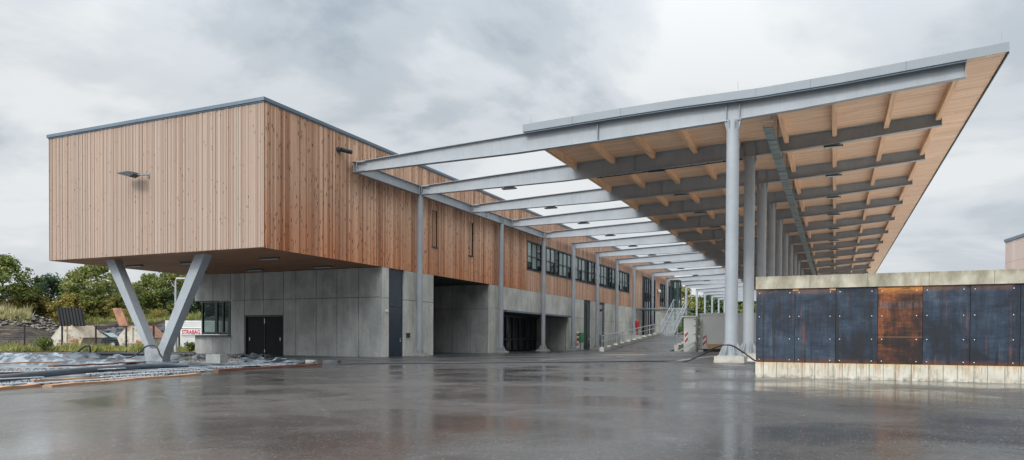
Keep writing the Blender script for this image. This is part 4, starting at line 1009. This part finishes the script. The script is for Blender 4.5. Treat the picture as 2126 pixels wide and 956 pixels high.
hp = [gz(at(u, v, z=.05), .1) for u, v in [(150, 737.5), (260, 737), (350, 737.2), (405, 737.5)]]
q = MB(); q.tube(spline(hp), .10, 8); single('kerb_pipe', q, M['rubber'], 'straight dark pipe lying along the lane behind the bed', 'pipe', tuple(hp[1]), smooth=True)
p = at(442, 751, z=-.02); q = MB(); q.box(p.x-.45, p.x+.45, p.y, p.y+.40, -.1, .31); single('concrete_block', q, M['blocks'], 'pale concrete block standing in front of the kiosk window', 'block', (p.x, p.y, -.1))
p = at(686, 753.5, z=.02); q = MB(); q.box(p.x-.42, p.x+.38, p.y, p.y+.25, -.02, .13); single('dark_block', q, M['tar'], 'dark low block at the tip of the red board', 'block', (p.x, p.y, 0))
p = at(643, 751.5, z=.02); q = MB(); q.box(p.x-.25, p.x+.25, p.y, p.y+.2, -.02, .10); single('paving_piece', q, M['blocks'], 'small pale paving piece behind the red board', 'block', (p.x, p.y, 0))
# lane kerb behind the bed
a, b = at(-120, 735.5, z=.05), at(404, 733.0, z=.05); q = MB(); q.bar((a.x, a.y, .0), (b.x, b.y, .0), .35, .22); struct('kerb', q, M['blocks'])

# ------------------------------------------------------------------ background left: fence, skips, car, trees
fx = [at(u, 726, d=61.5+(262-u)*.012) for u in (-30, 51, 129, 199, 262, 319, 372)]
t = Thing('mesh_fence', 'dark post and wire mesh fence behind the bed', 'fence', (fx[3].x, fx[3].y, 0))
for p in fx: q = MB(); q.box(p.x-.055, p.x+.055, p.y-.055, p.y+.055, -.4, 2.05); t.part('post', q, M['frame'])
q = MB()
for a, b in zip(fx, fx[1:]):
    for z in [i*.2+.1 for i in range(10)]: q.bar((a.x, a.y, z), (b.x, b.y, z), .008, .008)
t.part('wire_mesh', q, M['galvdark'])
def frame_at(u, v, d_, yaw_deg):
    """local frame standing at a place, x to the photographer's right turned by yaw"""
    p = at(u, v, d=d_); a_ = YAW+RAD(yaw_deg); X = Vector((math.cos(a_), math.sin(a_), 0)); Y = Vector((-math.sin(a_), math.cos(a_), 0))
    return lambda x, y, z: Vector((p.x, p.y, 0))+X*x+Y*y+Vector((0, 0, z)), Vector((p.x, p.y, 0))
def skip(u, d_, yaw_deg, label, mlid, open_mat, open_x, wdt=2.9, sc=1):
    L, o0 = frame_at(u, 725, d_, yaw_deg); t = Thing('waste_skip', label, 'skip', tuple(o0), 'closed skips behind the fence')
    pr_ = [(.45, -.1), (2.45, -.1), (2.95, 1.0), (1.95, 2.05), (.85, 2.05), (0, 1.0)]
    D_ = 2.9; q = MB(); q.prism([L(x, 0, z) for x, z in pr_], (0,0,0), L(0, D_, 0)-L(0, 0, 0)); t.part('body', q, M['skip'])
    q = MB(); q.bar(L(1.45, -.04, 0), L(1.45, -.04, 2.0), .1, .08, (0,1,0)); q.bar(L(.5, -.04, .55), L(2.55, -.04, .55), .1, .1); t.part('rib', q, M['skip'])
    q = MB(); a0, a1, a2, a3 = L(1.93, -.15, 2.10), L(3.05, -.15, .98), L(3.05, D_+.1, .98), L(1.93, D_+.1, 2.10); nn = (a1-a0).cross(a3-a0).normalized()*.06
    q.prism([a0, a1, a2, a3], nn*-.5, nn); t.part('lid', q, mlid, label='closed weathered lid')
    q = MB(); y0, y1 = .1, D_
    A0, A1, A2, A3 = L(open_x[0], y0, 2.08), L(open_x[1], y0, 2.08), L(open_x[1]+open_x[2], y0+.5, 3.7), L(open_x[0]+open_x[2], y0+.5, 3.7); nn = (A1-A0).cross(A3-A0).normalized()*.05
    q.prism([A0, A1, A2, A3], -nn, nn)
    for k in range(8):
        f0 = (k+.5)/8; p0 = A0.lerp(A1, f0); p1 = A3.lerp(A2, f0); q.bar(p0-nn*1.5, p1-nn*1.5, .10, .09, nn); q.bar(p0+nn*1.5, p1+nn*1.5, .10, .09, nn)
    t.part('open_lid', q, open_mat, label='ribbed lid standing open')
    q = MB()
    for k in range(5): x = .7+k*.12+(.7 if k > 2 else 0); q.add([L(x, -.1, .62), L(x+.08, -.1, .62), L(x+.2, -.1, .8), L(x+.12, -.1, .8)], [(0,1,2,3)])
    t.part('hazard_stripes', q, M['red'])
skip(106, 64, -2, 'pale skip behind the fence with its ribbed black lid open', M['tanlid'], M['doorblack'], (.75, 3.1, -.62))
skip(243, 65, -2, 'pale rusty skip behind the V support with red brown lids', M['rustlid'], M['rustlid'], (.2, 1.0, -.9))
# car
L, o0 = frame_at(168, 725, 71, 0); t = Thing('parked_car', 'dark car parked between the two skips', 'car', tuple(o0))
prof = [(0,.35),(0,.85),(.15,1.0),(.55,1.45),(1.0,1.56),(2.2,1.5),(2.9,1.05),(3.7,.9),(4.0,.7),(4.05,.35)]
q = MB(); q.prism([L(x, 0, z) for x, z in prof], (0,0,0), L(0,1.75,0)-L(0,0,0)); t.part('body', q, M['carpaint'])
q = MB(); q.prism([L(x, -.01, z) for x, z in [(.5,1.05),(.75,1.42),(1.1,1.48),(2.1,1.43),(2.7,1.05)]], (0,0,0), L(0,1.77,0)-L(0,0,0)); q.add([L(2.25,.1,1.5), L(2.93,.1,1.07), L(2.93,1.65,1.07), L(2.25,1.65,1.5)], [(0,1,2,3)]); t.part('window', q, M['glassblind'])
for x in (.8, 3.2):
    for y in (-.02, 1.6):
        q = MB(); q.tube([L(x, y, .33), L(x, y+.2, .33)], .33, 16); w_ = t.part('wheel', q, M['rubber']); q = MB(); q.tube([L(x, y-.01, .33), L(x, y, .33)], .2, 12); t.part('rim', q, M['galv'], w_)
for y in (.15, 1.35): q = MB(); q.prism([L(3.98, y, .62), L(4.06, y, .62), L(3.98, y, .8)], (0,0,0), L(0,.25,0)-L(0,0,0)); t.part('headlight', q, M['white'])
# white container with a company sign
L, o0 = frame_at(343, 725, 66, 4); t = Thing('site_container', 'white corrugated site container with a red lettered sign', 'container', tuple(o0))
q = MB(); q.prism([L(0,0,-.1), L(4.9,0,-.1), L(4.9,2.4,-.1), L(0,2.4,-.1)], (0,0,0), (0,0,2.75)); t.part('body', q, M['white'])
q = MB()
for z in rng(.1, 2.5, .17): q.bar(L(.08, -.012, z), L(4.85, -.012, z), .02, .035)
t.part('corrugation', q, M['white'])
sx, sz = 1.42, 1.18
q = MB(); q.prism([L(sx,-.05,sz), L(sx+1.87,-.05,sz), L(sx+1.87,-.05,sz+.82), L(sx,-.05,sz+.82)], (0,0,0), L(0,.03,0)-L(0,0,0)); sg = t.part('sign_board', q, mat('sign_white', (.8,.8,.8), .5)[0])
q = MB()
for z in (sz+.08, sz+.68): q.prism([L(sx+.04,-.06,z), L(sx+1.83,-.06,z), L(sx+1.83,-.06,z+.06), L(sx+.04,-.06,z+.06)], (0,0,0), L(0,.008,0)-L(0,0,0))
t.part('sign_bars', q, M['frame'], sg)
fc = bpy.data.curves.new('lettering', 'FONT'); fc.body = 'STRABAG'; fc.size = .52; fc.align_x = 'CENTER'; fc.extrude = .004; fc.offset = .012
to = bpy.data.objects.new('tmp', fc); COL.objects.link(to); bpy.context.view_layer.update()
me = bpy.data.meshes.new_from_object(to.evaluated_get(bpy.context.evaluated_depsgraph_get())); bpy.data.objects.remove(to)
xsz = max(v.co.x for v in me.vertices)-min(v.co.x for v in me.vertices)
q = MB(); k_ = 1.66/xsz; q.v = [tuple(L(sx+.935+v.co.x*k_, -.066-v.co.z, sz+.225+v.co.y*1.02)) for v in me.vertices]; q.f = [tuple(p.vertices) for p in me.polygons]
t.part('lettering', q, mat('sign_red', (.55,.02,.03), .5)[0], sg)
# street lamp
p = at(365, 726, d=58); tp = at(364, 581, d=58)
t = Thing('street_lamp', 'tall grey street lamp behind the right arm of the V support', 'street lamp', (p.x, p.y, 0))
q = MB(); q.tube([(p.x, p.y, -.1), (p.x, p.y, 2.2), (p.x, p.y, tp.z-.1)], [.13, .11, .07], 10); t.part('pole', q, M['galv'], smooth=True)
q = MB(); q.tube([(p.x, p.y, tp.z-.1), (p.x+.1, p.y, tp.z+.05), (p.x+.35, p.y+.1, tp.z+.1)], .05, 8); q.prism([(p.x+.15, p.y-.1, tp.z+.05), (p.x+.95, p.y+.1, tp.z+.02), (p.x+.95, p.y+.25, tp.z+.02), (p.x+.15, p.y+.15, tp.z+.05)], (0,0,0), (0,0,.12)); t.part('lamp_head', q, M['lampgrey'])

# mound of earth
def mz(u, dd_):   # crest height of the bank seen along u
    return lerp_tab([(-200, 4.6), (0, 4.4), (60, 4.3), (120, 3.3), (200, 3.2), (300, 3.7), (420, 3.9), (600, 3.6)], u)
q = MB(); us = rng(-260, 620, 7); ds = rng(63, 128, 1.3)
for dd_ in ds:
    for u in us:
        p = at(u, 726, d=dd_); k = sm(67, 92, dd_)
        z = -.38+mz(u, dd_)*k+ (1.5*sm(170, 20, u)*sm(66, 72, dd_)*(1-sm(72, 84, dd_)))
        z += .5*k*mnoise.fractal(Vector((p.x*.16, p.y*.16, 0)), .8, 2.1, 6)+.12*mnoise.fractal(Vector((p.x*.9, p.y*.9, 4)), .8, 2.1, 4)
        q.v.append((p.x, p.y, z))
nu = len(us)
for j in range(len(ds)-1):
    for i in range(nu-1): a_ = j*nu+i; q.f.append((a_, a_+1, a_+nu+1, a_+nu))
MVERT = q.v; struct('earth_bank', q, M['mound'], smooth=True)
def mound_z(u, dd_):
    i = min(nu-1, max(0, round((u+260)/(us[1]-us[0])))); j = min(len(ds)-1, max(0, round((dd_-63)/(ds[1]-ds[0])))); return MVERT[j*nu+i][2]
def scatter_rocks(name, n, ur, dr, rr_, mt, seed):
    r_ = random.Random(seed); q = MB()
    for _ in range(n):
        u, dd_ = r_.uniform(*ur), r_.uniform(*dr); p = at(u, 726, d=dd_); s_ = r_.uniform(*rr_)**1; q.blob((p.x, p.y, mound_z(u, dd_)+s_*.3), s_, 1, .35, (1.3, 1, .6))
    o = struct(name, q, mt, 'stuff'); return o
scatter_rocks('rubble', 380, (-40, 118), (80, 88), (.07, .28), M['stone'], 1)
scatter_rocks('asphalt_rubble', 420, (208, 345), (73, 82), (.15, .5), M['tar'], 2)
scatter_rocks('asphalt_rubble', 60, (385, 402), (62, 64), (.15, .4), M['tar'], 4)

# plants
def leaf_cloud(q, c, r, n, s_, rnd, flat=.8):
    for _ in range(n):
        dv = Vector((rnd.gauss(0,1), rnd.gauss(0,1), rnd.gauss(0,1))); dv.normalize(); rad_ = r*(rnd.random()**.45)
        p = Vector(c)+Vector((dv.x*rad_, dv.y*rad_, dv.z*rad_*flat)); a = Vector((rnd.uniform(-1,1), rnd.uniform(-1,1), rnd.uniform(-.6,.6))).normalized(); b = a.cross(Vector((rnd.uniform(-1,1), rnd.uniform(-1,1), rnd.uniform(-1,1)))).normalized()
        k = s_*rnd.uniform(.6, 1.3); q.add([p-a*k, p-b*k*.55, p+a*k, p+b*k*.55], [(0,1,2,3)])
def make_tree(h, w, mt, seed, label, nclump=75, leaf=.20, per=120, bottom=.08, shape=1.0):
    rnd = random.Random(seed); t = Thing('leafy_tree', label, 'tree', (0,0,0), 'trees on the bank behind the yard')
    q = MB(); q.tube([(0,0,-1), (0,0,h*.3), (.15,0,h*.6), (.1,.1,h*.85)], [.22,.18,.11,.04], 7)
    for k in range(9):
        a = rnd.uniform(0, 6.28); z0 = h*rnd.uniform(.2, .6); q.tube([(0,0,z0), (math.cos(a)*w*.2, math.sin(a)*w*.2, z0+h*.1), (math.cos(a)*w*.38, math.sin(a)*w*.38, z0+h*.22)], [.08,.05,.02], 5)
    t.part('trunk', q, M['bark']); q = MB()
    for k in range(nclump):
        f = rnd.random(); z = h*(bottom+(1-bottom)*f); prof_ = math.sin(math.pi*min(1, (.18+.82*f)**shape))**.6 if f < .97 else .2
        rr_ = w*.5*prof_*(.35+.65*math.sqrt(rnd.random()))*rnd.uniform(.8, 1.18); a = rnd.uniform(0, 6.28); rc_ = rnd.uniform(.55, 1.15)*w*.125
        leaf_cloud(q, (math.cos(a)*rr_, math.sin(a)*rr_, z-rc_*.3), rc_, int(per*rnd.uniform(.6, 1.3)), leaf, rnd)
    o = q.build('crown', mt, t.o, (0,0,0), fix=False); return t.o
def placed(o, u, dd_, label, base=None, rot=0, sc=1):
    p = at(u, 726, d=dd_); z = (mound_z(u, dd_) if base is None else base)-.2; c = copy_tree(o, (p.x, p.y, z), label, rot, (sc, sc, sc)); return c
TA = make_tree(8.2, 8.5, M['leaf'], 1, 'x', 85); TB = make_tree(7.0, 9.0, M['leafdark'], 2, 'x', 80); TC = make_tree(5.5, 8.0, M['leafyel'], 3, 'x', 65)
def first(o, u, dd_, label, base=None, rot=0, sc=1):
    p = at(u, 726, d=dd_); o.location = (p.x, p.y, (mound_z(u, dd_) if base is None else base)-.2); o['label'] = label; o.rotation_euler = (0,0,rot); o.scale = (sc,)*3
first(TA, 200, 94, 'tall green tree with yellow patches left of the left support arm', None, 1)
first(TB, 100, 99, 'dark bushy tree behind the open black skip lid', None, 0, .95)
first(TC, 62, 92, 'low yellowing bush tree between the dark and the leftmost tree', None, 0, .62)
placed(TA, 5, 90, 'green tree cut by the left frame edge', None, 2, .92)
placed(TC, 150, 90, 'low yellow green tree in front of the tall green one', None, 2, .68)
placed(TB, 150, 104, 'dark tree filling the gap left of the tall green tree', None, 4, 1.0)
placed(TB, 262, 106, 'bluish dark tree seen in the crook of the left arm', None, 2, .80)
placed(TA, 312, 100, 'green tree framed between the two support arms', None, 4, .80)
placed(TA, 365, 98, 'green tree behind the street lamp', None, 5, .93)
placed(TB, 410, 99, 'dark tree behind the kiosk window', None, 3, .85)
placed(TC, 232, 92, 'small yellowing tree at the foot of the left arm', None, 5, .55)
placed(TB, 45, 108, 'dark tree far behind the dry grass hump', None, 1, .72)
placed(TB, 470, 104, 'dark tree hidden mostly behind the kiosk', None, 1, .85)
for o_ in (TA,): pass
# far wood at the end of the yard
for i, (u, dd_, s_, T_, lab) in enumerate([(1412, 205, 1.55, TA, 'green tree beside the stair head at the yard end'), (1432, 200, 1.15, TC, 'yellowing tree at the yard end behind the first far column'), (1452, 210, 1.45, TB, 'dark tree at the yard end behind the second far column'),
        (1474, 205, 1.6, TB, 'tall dark tree at the yard end above the container'), (1496, 212, 1.5, TA, 'green tree at the yard end above the container lid'), (1518, 206, 1.5, TB, 'dark tree at the yard end left of the first big column'),
        (1545, 205, 1.5, TA, 'green tree seen between the two nearest big columns'), (1542, 190, .75, TC, 'small orange tree between the two nearest big columns'), (1422, 190, 1.0, TB, 'dark low tree under the stairs at the yard end'), (1380, 215, 1.4, TB, 'dark tree behind the glass lobby')]):
    placed(T_, u, dd_, lab, 0, i, s_*1.28)
# weeds and grass
def tufts(name, mt, n, ur, dr, hr, seed, zf=None, w=.05, upr=.3):
    r_ = random.Random(seed); q = MB()
    for _ in range(n):
        u, dd_ = r_.uniform(*ur), r_.uniform(*dr); p = at(u, 726, d=dd_); z = zf if zf is not None else mound_z(u, dd_); h = r_.uniform(*hr)*(.5+.9*abs(mnoise.noise(Vector((p.x*.35, p.y*.35, seed)))*2))
        for _k in range(5):
            l = Vector((r_.gauss(0, upr), r_.gauss(0, upr), 1))*h*r_.uniform(.5, 1); s_ = Vector((r_.uniform(-1,1), r_.uniform(-1,1), 0)).normalized()*w; b = Vector((p.x+r_.uniform(-.2,.2), p.y+r_.uniform(-.2,.2), z-.05))
            q.add([b-s_, b+s_, b+l*.6+s_*.9, b+l], [(0,1,2,3)])
    o = q.build(name, mt, None, (0,0,0), fix=False); o['kind'] = 'stuff'; return o
tufts('roadside_weeds', M['weed'], 2300, (-40, 405), (58.5, 62.5), (.2, .8), 1, -.05, .03)
tufts('dry_grass', M['drygrass'], 2600, (-60, 62), (83, 93), (.6, 1.5), 2, None, .05)
tufts('bank_grass', M['weed'], 2600, (110, 420), (88, 95), (.3, 1.1), 3, None, .05)
def bush(u, dd_, h, w, mt, label, seed, z=0):
    rnd = random.Random(seed); p = at(u, 726, d=dd_); t = Thing('bush', label, 'bush', (p.x, p.y, z), 'bushes behind the bed'); q = MB()
    for k in range(16): leaf_cloud(q, (p.x+rnd.uniform(-.4,.4)*w, p.y+rnd.uniform(-.3,.3)*w, z+h*rnd.uniform(.2,.75)), h*.3, 110, .07, rnd)
    o = q.build('foliage', mt, t.o, t.loc, fix=False)
    q = MB()
    for k in range(5): q.tube([(p.x, p.y, z-.1), (p.x+rnd.uniform(-.4,.4)*w, p.y+rnd.uniform(-.3,.3)*w, z+h*.6)], [.03,.01], 5)
    t.part('stem', q, M['bark'])
bush(93, 58.5, 1.15, 1.5, M['leaf'], 'round green bush in front of the left skip', 5)
bush(395, 56, .8, 1.0, M['leaf'], 'small green shrub below the lettered sign', 8)
bush(245, 90, 1.8, 3.0, M['leafyel'], 'yellow green bush on the bank between the skips', 12, mound_z(245, 90))
bush(330, 92, 2.0, 4.0, M['leafyel'], 'yellow green bush on the bank inside the V', 14, mound_z(330, 92))
bush(180, 90, 1.6, 3.2, M['weed'], 'pale bush on the bank above the tan skip lid', 15, mound_z(180, 90))
